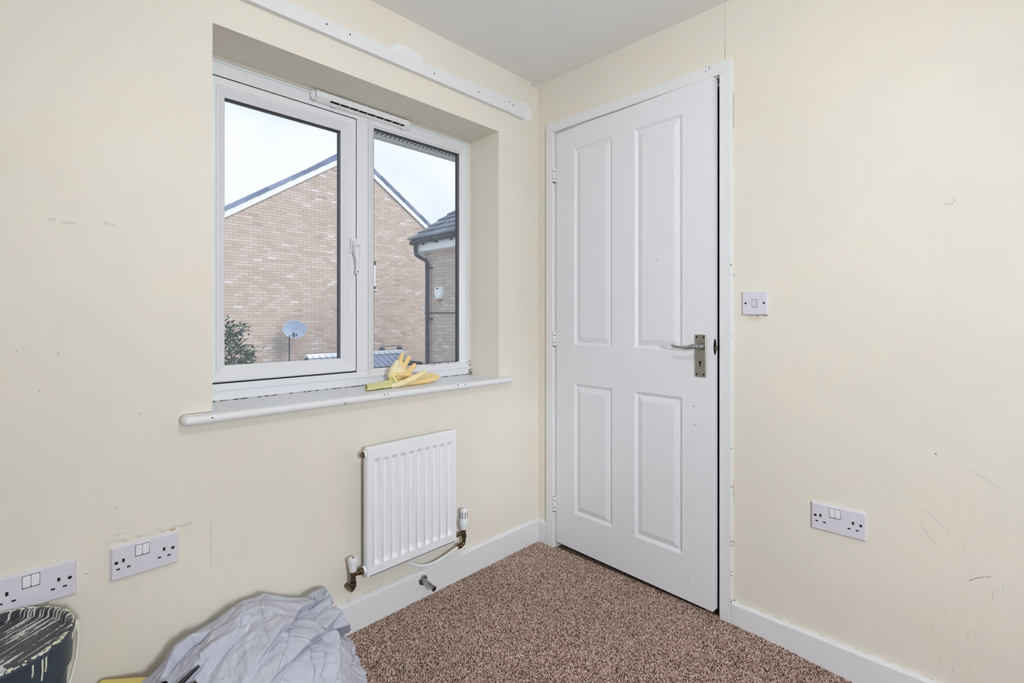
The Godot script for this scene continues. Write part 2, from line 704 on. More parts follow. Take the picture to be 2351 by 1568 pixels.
	stroke(im, pz.call(1.5856, 0.390), pz.call(1.604, 0.406), 1.5, c8(120, 114, 106), 0.6, 0.3)
	stroke(im, pz.call(1.604, 0.406), pz.call(1.632, 0.420), 1.2, c8(120, 114, 106), 0.6, 0.3)
	stroke(im, pz.call(1.497, 0.56), pz.call(1.545, 0.516), 0.9, c8(166, 160, 150), 0.5)
	stroke(im, pz.call(1.585, 0.70), pz.call(1.65, 0.662), 0.9, c8(176, 170, 160), 0.45)
	stroke(im, pz.call(1.485, 0.515), pz.call(1.515, 0.47), 0.9, c8(176, 170, 160), 0.45)
	dab(im, pz.call(1.5183, 0).x, pz.call(0, 0.7276).y, 2.2, 2.2, c8(90, 88, 84), 0.8)
	for s in [[1.604, 1.206], [1.2775, 1.0885], [1.2353, 1.0025], [1.2775, 0.848], [1.5164, 0.745], [1.33, 0.6113], [1.4, 0.62], [1.553, 0.85], [1.5, 0.61], [1.13, 0.35], [1.2, 0.31], [1.16, 0.24], [1.27, 0.2], [0.965, 0.87], [1.02, 0.40], [1.09, 0.32]]:
		dab(im, pz.call(s[0], 0).x, pz.call(0, s[1]).y, 1.2, 1.2, c8(110, 104, 96), 0.6)
	for i in 40:
		var z = rng.randf_range(1.5, 1.66)
		var y = rng.randf_range(0.08, 0.62)
		stroke(im, pz.call(z, y), pz.call(z + rng.randf_range(-0.01, 0.01), y - rng.randf_range(0.0, 0.045)), 0.7, c8(160, 155, 146), 0.35, 0.2)
	# scraped line along the architrave and the skirting
	for s in [[1.94, 1.86], [1.86, 1.81], [1.70, 1.695], [1.28, 1.27], [0.52, 0.46], [0.30, 0.28]]:
		stroke(im, pz.call(0.9585, s[0]), pz.call(0.9585, s[1]), 0.9, dark, 0.8, 0.15)
	for i in 90:
		var z = 0.96 + i * 0.008
		if rng.randf() < 0.4:
			stroke(im, pz.call(z, 0.080), pz.call(z + 0.008, 0.080), 0.6, dark, rng.randf_range(0.2, 0.6))
	stroke(im, pz.call(0.953, 0.082), pz.call(0.962, 0.082), 1.6, dark, 0.9)
	# soft brownish patch and dark flecks just below the switch
	dab(im, pz.call(1.03, 0).x, pz.call(0, 1.118).y, 34, 16, c8(206, 194, 170), 0.5, 0.9)
	for i in 8:
		dab(im, pz.call(rng.randf_range(0.992, 1.08), 0).x, pz.call(0, 1.1255).y, 4, 1.2, dark, 0.5)
	var wr_mat = tex_mat(im, 0.62)
	b = MB.new()
	b.uv_of = func(p: Vector3, nn: Vector3) -> Vector2:
		return Vector2(p.z / 2.6, (2.29 - p.y) / 2.6) if nn.x < -0.9 else Vector2(0.45, 0.3)
	b.box(V(0, -0.1, -0.3), V(0.11, CEIL, DZ0))
	b.box(V(0, -0.1, DZ1), V(0.11, CEIL, ZB + 0.15))
	b.box(V(0, DY, DZ0), V(0.11, CEIL, DZ1))
	struct("wall_right", b.mesh(), wr_mat, "cream painted wall with the door, light switch and one socket", "wall")

	var plain = mat(cream, 0.62)
	struct("wall_back", box_mesh(V(WL, -0.1, ZB), V(0, CEIL, ZB + 0.15)), plain, "plain cream wall behind the camera, opposite the window", "wall")
	struct("wall_near", box_mesh(V(WL - 0.15, -0.1, -0.3), V(WL, CEIL, ZB + 0.15)), plain, "plain cream wall opposite the door", "wall")
	struct("ceiling", box_mesh(V(WL - 0.15, CEIL, -0.3), V(1.35, CEIL + 0.2, ZB + 0.15)), mat(c8(244, 243, 241), 0.8), "flat white painted ceiling", "ceiling")
	# unseen landing walls that keep daylight from leaking through the door gap
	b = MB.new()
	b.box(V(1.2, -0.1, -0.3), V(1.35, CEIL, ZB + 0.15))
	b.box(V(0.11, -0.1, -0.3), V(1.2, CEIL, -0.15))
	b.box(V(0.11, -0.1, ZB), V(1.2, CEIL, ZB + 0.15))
	struct("wall_unseen_landing", b.mesh(), mat(c8(150, 142, 126), 0.8), "unseen landing walls that shut daylight out of the door gap", "wall")

# ------------------------------------------------------------------ window
func ring(b: MB, x0: float, x1: float, y0: float, y1: float, w: float, z0: float, z1: float, r := 0.003) -> void:
	# four mitred members round an opening, each a chamfered extrusion
	var o = [V(x0, y0, 0), V(x1, y0, 0), V(x1, y1, 0), V(x0, y1, 0)]
	var i = [V(x0 + w, y0 + w, 0), V(x1 - w, y0 + w, 0), V(x1 - w, y1 - w, 0), V(x0 + w, y1 - w, 0)]
	var ro = [V(x0 + r, y0 + r, 0), V(x1 - r, y0 + r, 0), V(x1 - r, y1 - r, 0), V(x0 + r, y1 - r, 0)]
	var ri = [V(x0 + w - r, y0 + w - r, 0), V(x1 - w + r, y0 + w - r, 0), V(x1 - w + r, y1 - w + r, 0), V(x0 + w - r, y1 - w + r, 0)]
	var zf = V(0, 0, z1)
	var zr = V(0, 0, z1 - r)
	var zb = V(0, 0, z0)
	for q in 4:
		var p = (q + 1) % 4
		b.quad(ro[q] + zf, ro[p] + zf, ri[p] + zf, ri[q] + zf)
		b.quad(o[q] + zr, o[p] + zr, ro[p] + zf, ro[q] + zf)
		b.quad(ri[q] + zf, ri[p] + zf, i[p] + zr, i[q] + zr)
		b.quad(i[q] + zr, i[p] + zr, i[p] + zb, i[q] + zb)
		b.quad(o[q] + zb, o[p] + zb, o[p] + zr, o[q] + zr)
		b.quad(i[q] + zb, i[p] + zb, o[p] + zb, o[q] + zb)

func bead(b: MB, x0: float, x1: float, y0: float, y1: float, w: float, zf: float, drop: float) -> void:
	# sloping glazing bead round a pane: outer edge at zf, inner edge lower by drop
	var o = [V(x0, y0, zf), V(x1, y0, zf), V(x1, y1, zf), V(x0, y1, zf)]
	var i = [V(x0 + w, y0 + w, zf - drop), V(x1 - w, y0 + w, zf - drop), V(x1 - w, y1 - w, zf - drop), V(x0 + w, y1 - w, zf - drop)]
	var e = 0.004
	var m = [V(x0 + e, y0 + e, zf), V(x1 - e, y0 + e, zf), V(x1 - e, y1 - e, zf), V(x0 + e, y1 - e, zf)]
	for q in 4:
		var p = (q + 1) % 4
		var bk = V(0, 0, -0.02)
		b.quad(o[q], o[p], m[p], m[q])
		b.quad(m[q], m[p], i[p], i[q])
		b.quad(i[q], i[p], i[p] + bk, i[q] + bk)
		b.quad(o[q] + bk, o[p] + bk, o[p], o[q])

func glazing(parent: Node, x0: float, x1: float, y0: float, y1: float) -> void:
	# sealed double-glazed unit with a dark spacer between the panes
	part("pane", box_mesh(V(x0 - 0.008, y0 - 0.008, -0.222), V(x1 + 0.008, y1 + 0.008, -0.218)), M.glass, parent)
	part("pane", box_mesh(V(x0 - 0.008, y0 - 0.008, -0.246), V(x1 + 0.008, y1 + 0.008, -0.242)), M.glass, parent)
	var b = MB.new()
	ring(b, x0 - 0.010, x1 + 0.010, y0 - 0.010, y1 + 0.010, 0.0105, -0.2418, -0.2222, 0.0004)
	part("spacer", b.mesh(), M.spacer, parent)
	b = MB.new()
	ring(b, x0 - 0.010, x1 + 0.010, y0 - 0.010, y1 + 0.010, 0.0115, -0.2178, -0.2125, 0.0008)
	part("gasket", b.mesh(), M.gasket, parent)

func window() -> void:
	var t = thing("window_1", "white plastic double-glazed window, opening light left, fixed light right", "window", Vector3.ZERO, 0.0, "", "structure")
	var b = MB.new()
	var zi = -0.203
	var zo = -0.262
	# head, foot, jambs and mullion of the fixed frame
	b.bev(at(V((OX0 + OX1) / 2, 1.9515, (zi + zo) / 2)), V(OX1 - OX0, 0.065, zi - zo), 0.003)
	b.bev(at(V((OX0 + OX1) / 2, 0.869, (zi + zo) / 2)), V(OX1 - OX0, 0.060, zi - zo), 0.003)
	b.bev(at(V(OX0 + 0.0135, 1.41, (zi + zo) / 2)), V(0.027, 1.02, zi - zo), 0.002)
	b.bev(at(V(OX1 - 0.0165, 1.41, (zi + zo) / 2)), V(0.033, 1.02, zi - zo), 0.002)
	b.bev(at(V(-0.8525, 1.41, (zi + zo) / 2)), V(0.056, 1.022, zi - zo), 0.003)
	# small upstand lines of the profile
	b.bev(at(V((OX0 + OX1) / 2, 0.874, zi + 0.002)), V(OX1 - OX0, 0.004, 0.006), 0.001)
	b.bev(at(V((OX0 + OX1) / 2, 1.967, zi + 0.002)), V(OX1 - OX0, 0.004, 0.006), 0.001)
	part("frame", b.mesh(), M.upvc, t)
	# white silicone seal against the reveal
	b = MB.new()
	b.tube([V(OX1 - 0.001, OY0 + 0.03, zi + 0.001), V(OX1 - 0.001, OY1, zi + 0.001)], 0.005, 8)
	b.tube([V(OX0, OY1 - 0.001, zi + 0.001), V(OX1, OY1 - 0.001, zi + 0.001)], 0.005, 8)
	part("seal", b.mesh(), mat(c8(222, 216, 200), 0.7), t)
	# opening light
	b = MB.new()
	var sx0 = -1.411
	var sx1 = -0.884
	var sy0 = 0.9025
	var sy1 = 1.917
	ring(b, sx0, sx1, sy0, sy1, 0.031, -0.258, -0.192, 0.004)
	var sash = part("sash", b.mesh(), M.upvc, t)
	b = MB.new()
	bead(b, sx0 + 0.0305, sx1 - 0.0305, sy0 + 0.0255, sy1 - 0.0305, 0.0275, -0.1925, 0.016)
	part("glazing_bead", b.mesh(), M.upvc, sash)
	glazing(sash, -1.353, -0.9415, 0.9515, 1.859)
	# black ring standing in for the shade in the gap round the opening light
	b = MB.new()
	ring(b, sx0 - 0.006, sx1 + 0.0065, sy0 - 0.006, sy1 + 0.0065, 0.009, -0.25, -0.2022, 0.0005)
	part("painted_gap_shade", b.mesh(), M.black, t)
	# fixed light
	b = MB.new()
	bead(b, -0.8255, -0.3045, 0.874, 1.944, 0.031, -0.1985, 0.014)
	part("glazing_bead", b.mesh(), M.upvc, t)
	var fx = part("fixed_light_backing", box_mesh(V(-0.818, 0.897, -0.2122), V(-0.812, 1.92, -0.2085)), M.gasket, t)
	glazing(fx, -0.7945, -0.3355, 0.905, 1.913)
	# handle
	b = MB.new()
	var hx = -0.8985
	b.lathe(at(V(hx, 1.428, -0.1925), Basis(Vector3.RIGHT, PI / 2)), [Vector2(0.0125, 0.0), Vector2(0.0125, 0.006), Vector2(0.010, 0.010), Vector2(0.0, 0.010)], 20)
	b.bev(at(V(hx, 1.402, -0.187)), V(0.025, 0.056, 0.011), 0.004)
	var hp = part("window_handle", b.mesh(), M.upvc, t)
	b = MB.new()
	b.tube([V(hx + 0.001, 1.425, -0.182), V(hx + 0.002, 1.405, -0.170), V(hx + 0.002, 1.388, -0.163), V(hx - 0.002, 1.37, -0.160), V(hx + 0.002, 1.35, -0.159), V(hx + 0.003, 1.32, -0.160), V(hx + 0.001, 1.292, -0.165)], 0.009, 12, [0.009, 0.0135, 0.0135, 0.011, 0.0085, 0.008, 0.0065])
	part("lever", b.mesh(), M.upvc, hp)
	b = MB.new()
	b.lathe(at(V(hx + 0.002, 1.3975, -0.1535), Basis(Vector3.RIGHT, PI / 2)), [Vector2(0.0085, -0.005), Vector2(0.0085, 0.002), Vector2(0.0085, 0.002), Vector2(0.0068, 0.0025), Vector2(0.0068, 0.0025), Vector2(0.0062, 0.0012), Vector2(0.0, 0.0012)], 20)
	part("key_button", b.mesh(), mat(c8(205, 203, 205), 0.4), hp)
	b = MB.new()
	b.lathe(at(V(hx + 0.002, 1.300, -0.1555), Basis(Vector3.RIGHT, PI / 2)), [Vector2(0.002, -0.003), Vector2(0.002, 0.001), Vector2(0.0, 0.001)], 10)
	part("screw", b.mesh(), M.gap, hp)
	# trickle vent along the head
	b = MB.new()
	var v0 = -1.052
	var v1 = -0.645
	b.prism([V(v0, 1.936, -0.2035), V(v0, 1.940, -0.193), V(v0, 1.953, -0.177), V(v0, 1.974, -0.177), V(v0, 1.981, -0.185), V(v0, 1.981, -0.2035)], V(v1 - v0, 0, 0))
	b.bev(at(V(v0 - 0.008, 1.957, -0.193)), V(0.018, 0.036, 0.022), 0.006)
	b.bev(at(V(v1 + 0.008, 1.957, -0.193)), V(0.018, 0.036, 0.022), 0.006)
	var vent = part("trickle_vent", b.mesh(), M.white, t)
	var slots = MB.new()
	slots.quad(V(v0 + 0.055, 1.9415, -0.1918), V(v1 - 0.022, 1.9415, -0.1918), V(v1 - 0.022, 1.9515, -0.1782), V(v0 + 0.055, 1.9515, -0.1782))
	part("vent_slot", slots.mesh(), M.black, vent)
	for i in 8:
		var x = v0 + 0.093 + i * 0.0385
		b = MB.new()
		b.tube([V(x - 0.004, 1.9405, -0.1928), V(x + 0.004, 1.9525, -0.1768)], 0.0012, 6)
		part("slat", b.mesh(), M.white, vent)
	b = MB.new()
	b.bev(at(V(v0 + 0.068, 1.9375, -0.184)), V(0.02, 0.008, 0.010), 0.003)
	b.bev(at(V(v1 - 0.028, 1.9375, -0.184)), V(0.02, 0.008, 0.010), 0.003)
	part("catch", b.mesh(), M.white, vent)
	# specks of black mould on the gaskets
	b = MB.new()
	for i in 46:
		var x = rng.randf_range(-1.34, -0.95) if i < 26 else rng.randf_range(-0.79, -0.34)
		var y: float = 0.951 if i < 26 else 0.9045
		b.bev(at(V(x, y + rng.randf_range(-0.003, 0.001), -0.2075)), V(rng.randf_range(0.002, 0.009), rng.randf_range(0.0012, 0.0028), 0.002), 0.0)
	for i in 70:
		b.bev(at(V(lerpf(OX0, OX1, pow(rng.randf(), 1.3)), 0.8395, zi + 0.0008)), V(rng.randf_range(0.003, 0.014), 0.0022, 0.002), 0.0)
	for i in 12:
		b.bev(at(V(OX1 - rng.randf_range(0.0, 0.012), 0.8405 + rng.randf() * rng.randf() * 0.09, zi + rng.randf_range(0.002, 0.016))), V(0.004, 0.005, 0.004), 0.001)
	part("mould_speck", b.mesh(), mat(c8(66, 60, 54), 0.9), t).set_meta("kind", "stuff")

func sill() -> void:
	var b = MB.new()
	var pr = []
	# board across the opening
	b.box(V(OX0, 0.8125, -0.26), V(OX1, 0.8385, 0.0))
	# bull-nosed front with horns; outline of the nose in (z, y)
	var nose = [Vector2(0.0, 0.8125), Vector2(0.024, 0.8125)]
	for i in 9:
		var a = -PI / 2 + PI * i / 8.0
		nose.append(Vector2(0.024 + cos(a) * 0.013, 0.8258 + sin(a) * 0.0133))
	nose.append(Vector2(0.0, 0.8392))
	var x0 = -1.508
	var x1 = -0.219
	for q in nose:
		pr.append(V(x0, q.y, q.x))
	b.prism(pr, V(x1 - x0, 0, 0))
	# rounded ends
	for s in [0, 1]:
		var cx = x0 if s == 0 else x1
		var rows = []
		for q in nose:
			var arc = PackedVector3Array()
			for j in 7:
				var a = PI / 2 * j / 6.0
				arc.append(V(cx + (-1.0 if s == 0 else 1.0) * sin(a) * minf(0.013, 0.0133), 0.8258 + (q.y - 0.8258) * (0.35 + 0.65 * cos(a)), q.x * (0.55 + 0.45 * cos(a))))
			rows.append(arc)
		b.grid(rows, false, s == 1)
		var tip = []
		for r in rows:
			tip.append(r[6])
		if s == 0:
			tip.reverse()
		b.poly(tip)
	var sl = struct("trim_1", b.mesh(), M.white, "white gloss window sill board with a rounded front edge", "window sill")
	b = MB.new()
	for q in [[-0.893, 0.833], [-0.877, 0.834], [-0.505, 0.833], [-0.545, 0.834], [-1.045, 0.821], [-1.449, 0.830]]:
		b.bev(at(V(q[0], q[1], 0.0362)), V(rng.randf_range(0.002, 0.005), rng.randf_range(0.002, 0.005), 0.0016), 0.0)
	part("paint_chip", b.mesh(), M.gap, sl).set_meta("kind", "stuff")

# ------------------------------------------------------------------ door
func door() -> void:
	var phi = asin(0.034 / 0.768)
	var t = thing("door_1", "white four-panel internal door standing slightly ajar", "door", V(-0.004, 0.0, 0.1235), -phi, "", "structure")
	var w = 0.7755
	var y0 = 0.0285
	var y1 = 2.0105
	var paint = mat(c8(232, 233, 236), 0.42)
	var rects = [[0.114, 0.327, 0.989, 1.911], [0.441, 0.654, 0.989, 1.911], [0.114, 0.327, 0.198, 0.808], [0.441, 0.654, 0.198, 0.808]]
	var b = MB.new()
	var F = func(z: float, y: float, d: float) -> Vector3: return V(d, y, z)
	# face of the slab as a lattice with the four panel openings left out; the front looks along -x
	var zs = [0.0, 0.114, 0.327, 0.441, 0.654, w]
	var ys = [y0, 0.198, 0.808, 0.989, 1.911, y1]
	for i in 5:
		for j in 5:
			if (i == 1 or i == 3) and (j == 1 or j == 3):
				continue
			b.quad(F.call(zs[i], ys[j], 0.0), F.call(zs[i + 1], ys[j], 0.0), F.call(zs[i + 1], ys[j + 1], 0.0), F.call(zs[i], ys[j + 1], 0.0))
	# edges and back
	b.quad(V(0, y0, w), V(0.04, y0, w), V(0.04, y1, w), V(0, y1, w))
	b.quad(V(0.04, y0, 0), V(0, y0, 0), V(0, y1, 0), V(0.04, y1, 0))
	b.quad(V(0, y1, 0), V(0, y1, w), V(0.04, y1, w), V(0.04, y1, 0))
	b.quad(V(0, y0, w), V(0, y0, 0), V(0.04, y0, 0), V(0.04, y0, w))
	b.quad(V(0.04, y0, w), V(0.04, y0, 0), V(0.04, y1, 0), V(0.04, y1, w))
	# moulding round each panel
	var ins = [0.0, 0.0018, 0.004, 0.0055, 0.0085, 0.0115, 0.013]
	var dep = [0.0, 0.0024, 0.0027, 0.0042, 0.0066, 0.0082, 0.0084]
	for r in rects:
		for q in ins.size() - 1:
			rect_ring(b, r, ins[q], dep[q], ins[q + 1], dep[q + 1])
	part("slab", b.mesh(), paint, t)
	for r in rects:
		b = MB.new()
		rect_ring(b, r, 0.013, 0.0084, 0.0345, 0.0018)
		rect_ring(b, r, 0.0345, 0.0018, 0.0360, 0.0014)
		var e = 0.0360
		b.quad(V(0.0014, r[2] + e, r[0] + e), V(0.0014, r[2] + e, r[1] - e), V(0.0014, r[3] - e, r[1] - e), V(0.0014, r[3] - e, r[0] + e))
		part("panel", b.mesh(), paint, t)
	# handle on its back plate
	var pz = 0.7295
	var py = 0.9740
	var plate = part("door_handle", box_mesh(V(-0.006, py - 0.0795, pz - 0.0215), V(0.001, py + 0.0795, pz + 0.0215), 0.0022), M.nickel, t)
	tag(plate, "brushed nickel lever handle on a keyhole plate")
	b = MB.new()
	b.lathe(at(V(-0.006, 1.0085, pz + 0.004), Basis(Vector3.BACK, PI / 2)), [Vector2(0.0115, 0.0), Vector2(0.0115, 0.010), Vector2(0.0095, 0.014), Vector2(0.0085, 0.038), Vector2(0.0095, 0.046), Vector2(0.006, 0.050), Vector2(0.0, 0.050)], 20)
	b.tube([V(-0.043, 1.0095, pz + 0.016), V(-0.045, 1.010, pz + 0.002), V(-0.045, 1.009, pz - 0.016), V(-0.047, 1.005, pz - 0.030), V(-0.049, 1.0045, pz - 0.045), V(-0.050, 1.006, pz - 0.062), V(-0.050, 1.0065, pz - 0.076), V(-0.050, 1.009, pz - 0.087), V(-0.049, 1.0135, pz - 0.093)], 0.007, 12, [0.0085, 0.010, 0.0095, 0.0065, 0.005, 0.0045, 0.0048, 0.0062, 0.0035])
	part("lever", b.mesh(), M.chrome, plate)
	b = MB.new()
	b.lathe(at(V(-0.0058, py - 0.024, pz), Basis(Vector3.BACK, PI / 2)), [Vector2(0.005, 0.0), Vector2(0.005, 0.0009), Vector2(0.0, 0.0009)], 14)
	b.box(V(-0.0067, py - 0.040, pz - 0.0022), V(-0.005, py - 0.026, pz + 0.0022))
	part("keyhole", b.mesh(), M.black, plate)
	for sy in [-0.070, 0.070]:
		for sz in [-0.0135, 0.0135]:
			b = MB.new()
			b.lathe(at(V(-0.0058, py + sy, pz + sz), Basis(Vector3.BACK, PI / 2)), [Vector2(0.0042, 0.0), Vector2(0.0042, 0.001), Vector2(0.0032, 0.0014), Vector2(0.0, 0.0005)], 12)
			part("screw", b.mesh(), M.screw, plate)
	# latch in the edge
	b = MB.new()
	var lr = []
	for i in 20:
		var a = TAU * i / 20.0
		lr.append(V(0.016 + cos(a) * 0.011, 1.0085 + sin(a) * 0.030, w - 0.0005))
	b.prism(lr, V(0, 0, 0.0015))
	var latch = part("latch_plate", b.mesh(), M.black, t)
	b = MB.new()
	b.bev(at(V(0.018, 1.004, w + 0.003)), V(0.010, 0.018, 0.008), 0.002)
	part("latch_bolt", b.mesh(), M.brass, latch)
	# hinges: five-part knuckles painted over, dark lines in the joints
	for hy in [1.8105, 1.0150, 0.2125]:
		b = MB.new()
		var hx = V(-0.008, hy, -0.006)
		b.tube([hx + V(0, -0.034, 0), hx + V(0, 0.034, 0)], 0.0035, 10)
		for k in [[-0.034, -0.018], [-0.0165, 0.0165], [0.018, 0.034]]:
			b.tube([hx + V(0, k[0], 0), hx + V(0, k[1], 0)], 0.0062, 12)
		b.box(V(-0.0035, hy - 0.034, -0.005), V(-0.001, hy + 0.034, 0.002))
		var h = part("hinge", b.mesh(), M.white, t)
		b = MB.new()
		for k in [-0.0173, 0.0173, -0.0355]:
			b.tube([hx + V(0.0006, k - 0.0016, 0), hx + V(0.0006, k + 0.0016, 0)], 0.0066, 12)
		b.box(V(-0.0045, hy - 0.036, -0.0145), V(-0.0035, hy + 0.018, -0.0115))
		part("dark_line", b.mesh(), M.gap, h)
	# chips in the paint
	b = MB.new()
	for s in [[0.70, 0.78], [0.735, 0.82], [0.705, 0.71], [0.68, 0.115], [0.43, 0.213], [0.63, 0.40], [0.18, 0.13], [0.70, 0.62], [0.545, 1.35]]:
		b.bev(at(V(0.0, s[1], s[0])), V(0.0008, rng.randf_range(0.002, 0.005), rng.randf_range(0.0015, 0.004)), 0.0)
	part("paint_chip", b.mesh(), mat(c8(120, 114, 108), 0.7), t).set_meta("kind", "stuff")

func rect_ring(b: MB, r: Array, i0: float, d0: float, i1: float, d1: float) -> void:
	var o = [V(d0, r[2] + i0, r[0] + i0), V(d0, r[2] + i0, r[1] - i0), V(d0, r[3] - i0, r[1] - i0), V(d0, r[3] - i0, r[0] + i0)]
	var i = [V(d1, r[2] + i1, r[0] + i1), V(d1, r[2] + i1, r[1] - i1), V(d1, r[3] - i1, r[1] - i1), V(d1, r[3] - i1, r[0] + i1)]
	for q in 4:
		var p = (q + 1) % 4
		b.quad(o[q], o[p], i[p], i[q])

func trims() -> void:
	# architrave with liner and stop round the door
	var b = MB.new()
	var o0 = 0.0668
	var o1 = 0.9567
	var ot = 2.0676
	var i0 = 0.1142
	var i1 = 0.9118
	var it = 2.0206
	var fx = -0.015
	var r = 0.003
	# three mitred boards with an eased inner edge
	for s in [[V(0, -0.03, o0), V(0, -0.03, i0), V(0, it, i0), V(0, ot, o0)], [V(0, it, i0), V(0, it, i1), V(0, ot, o1), V(0, ot, o0)], [V(0, -0.03, i1), V(0, -0.03, o1), V(0, ot, o1), V(0, it, i1)]]:
		var c: Vector3 = (s[0] + s[1] + s[2] + s[3]) / 4.0
		var f = []
		for p in s:
			var d: Vector3 = p - c
			f.append(V(fx, p.y - signf(d.y) * r * (0.0 if p.y < 0.0 else 1.0), p.z - signf(d.z) * r))
		var e = []
		for p in s:
			e.append(V(fx + r, p.y, p.z))
		b.quad(f[0], f[1], f[2], f[3])
		for q in 4:
			var n = (q + 1) % 4
			b.quad(e[q], e[n], f[n], f[q])
			b.quad(V(0.001, s[q].y, s[q].z), V(0.001, s[n].y, s[n].z), e[n], e[q])
	var t = thing("trim_2", "white painted architrave and lining round the door", "door frame", Vector3.ZERO, 0.0, "", "structure")
	part("architrave", b.mesh(), M.white, t)
	b = MB.new()
	b.box(V(0.0, -0.03, DZ0), V(0.11, DY, 0.1175))
	b.box(V(0.0, -0.03, 0.907), V(0.11, DY, DZ1))
	b.box(V(0.0, 2.0165, DZ0), V(0.11, DY, DZ1))
	part("lining", b.mesh(), M.white, t)
	b = MB.new()
	b.box(V(0.045, -0.03, 0.1175), V(0.075, 2.0165, 0.130))
	b.box(V(0.045, -0.03, 0.894), V(0.075, 2.0165, 0.907))
	b.box(V(0.045, 2.004, 0.1175), V(0.075, 2.0165, 0.907))
	part("door_stop_strip", b.mesh(), M.white, t)
	b = MB.new()
	for y in [1.31, 1.05, 0.64, 0.50, 0.30, 0.285, 0.19, 0.175, 0.08]:
		b.bev(at(V(fx + 0.0005, y, 0.9552)), V(0.0026, rng.randf_range(0.002, 0.005), 0.0028), 0.0)
	b.bev(at(V(fx, 2.058, 0.875)), V(0.001, 0.012, 0.002), 0.0)
	b.bev(at(V(fx, 2.050, 0.862)), V(0.001, 0.007, 0.0015), 0.0)
	part("paint_chip", b.mesh(), mat(c8(84, 74, 64), 0.9), t).set_meta("kind", "stuff")

	# skirting boards
	b = MB.new()
	b.prism([V(WL, -0.02, 0.0), V(WL, -0.02, 0.018), V(WL, 0.101, 0.018), V(WL, 0.1055, 0.0155), V(WL, 0.1105, 0.004), V(WL, 0.1105, 0.0)], V(-0.0005 - WL, 0, 0))
	struct("baseboard_left", b.mesh(), M.white, "white skirting board under the window and radiator", "skirting board")
	b = MB.new()
	b.prism([V(0.0, -0.05, 0.9567), V(-0.016, -0.05, 0.9567), V(-0.016, 0.0715, 0.9567), V(-0.013, 0.0758, 0.9567), V(0.0, 0.0778, 0.9567)].map(func(p): return p), V(0, 0, ZB - 0.9567))
	struct("baseboard_right", b.mesh(), M.white, "white skirting board right of the door", "skirting board")
	b = MB.new()
	b.prism([V(0.0, -0.02, 0.0185), V(-0.016, -0.02, 0.0185), V(-0.016, 0.099, 0.0185), V(-0.013, 0.103, 0.0185), V(0.0, 0.106, 0.0185)], V(0, 0, 0.0482))
	struct("baseboard_corner", b.mesh(), M.white, "short piece of white skirting between the corner and the door frame", "skirting board")

func batten() -> void:
	var t = thing("wall_batten", "white painted timber batten fixed along the wall above the window", "batten", V(-1.3, 2.1, 0.0))
	var b = MB.new()
	var n = 24
	# slightly tapering board, a little wavy along its top
	var rows = []
	var prof = [[0.0, 0.0], [0.0, 0.019], [0.002, 0.021], [0.97, 0.021], [1.0, 0.018], [1.0, 0.0]]
	for i in n + 1:
		var x = lerpf(-2.3, -0.122, float(i) / n)
		var top = 2.1335 + (x + 1.2) * 0.004 + (smoothstep(-0.7, -0.1, x) * 0.016) + sin(x * 9.0) * 0.0012
		var rg = PackedVector3Array()
		for q in prof:
			rg.append(V(x + (0.013 * q[0] if i == n else 0.0), lerpf(2.083 - (0.002 if i == n else 0.0), top, q[0]), q[1]) - t.position)
		rows.append(rg)
	for k in prof.size() - 1:
		var strip = []
		for rg in rows:
			strip.append(PackedVector3Array([rg[k], rg[k + 1]]))
		b.grid(strip, false, true)
	var cap = []
	for q in rows[n]:
		cap.append(q)
	b.poly(cap)
	part("board", b.mesh(), M.white, t)
	b = MB.new()
	var e: Vector3 = rows[n][0]
	b.prism([e + V(0.0006, 0.0, 0.0), e + V(0.0006, 0.0, 0.020), e + V(0.0026, 0.018, 0.0205), e + V(0.0026, 0.018, 0.0)], V(0.0006, 0, 0))
	part("bare_end", b.mesh(), M.timber, t)
	for s in [[-1.105, 2.115], [-1.02, 2.116], [-0.655, 2.108], [-0.415, 2.112], [-0.222, 2.130], [-0.198, 2.122]]:
		b = MB.new()
		b.lathe(at(V(s[0], s[1], 0.0208) - t.position, Basis(Vector3.RIGHT, PI / 2)), [Vector2(0.003, 0.0), Vector2(0.003, 0.0006), Vector2(0.0, 0.0006)], 10)
		part("screw_hole", b.mesh(), M.gap, t)

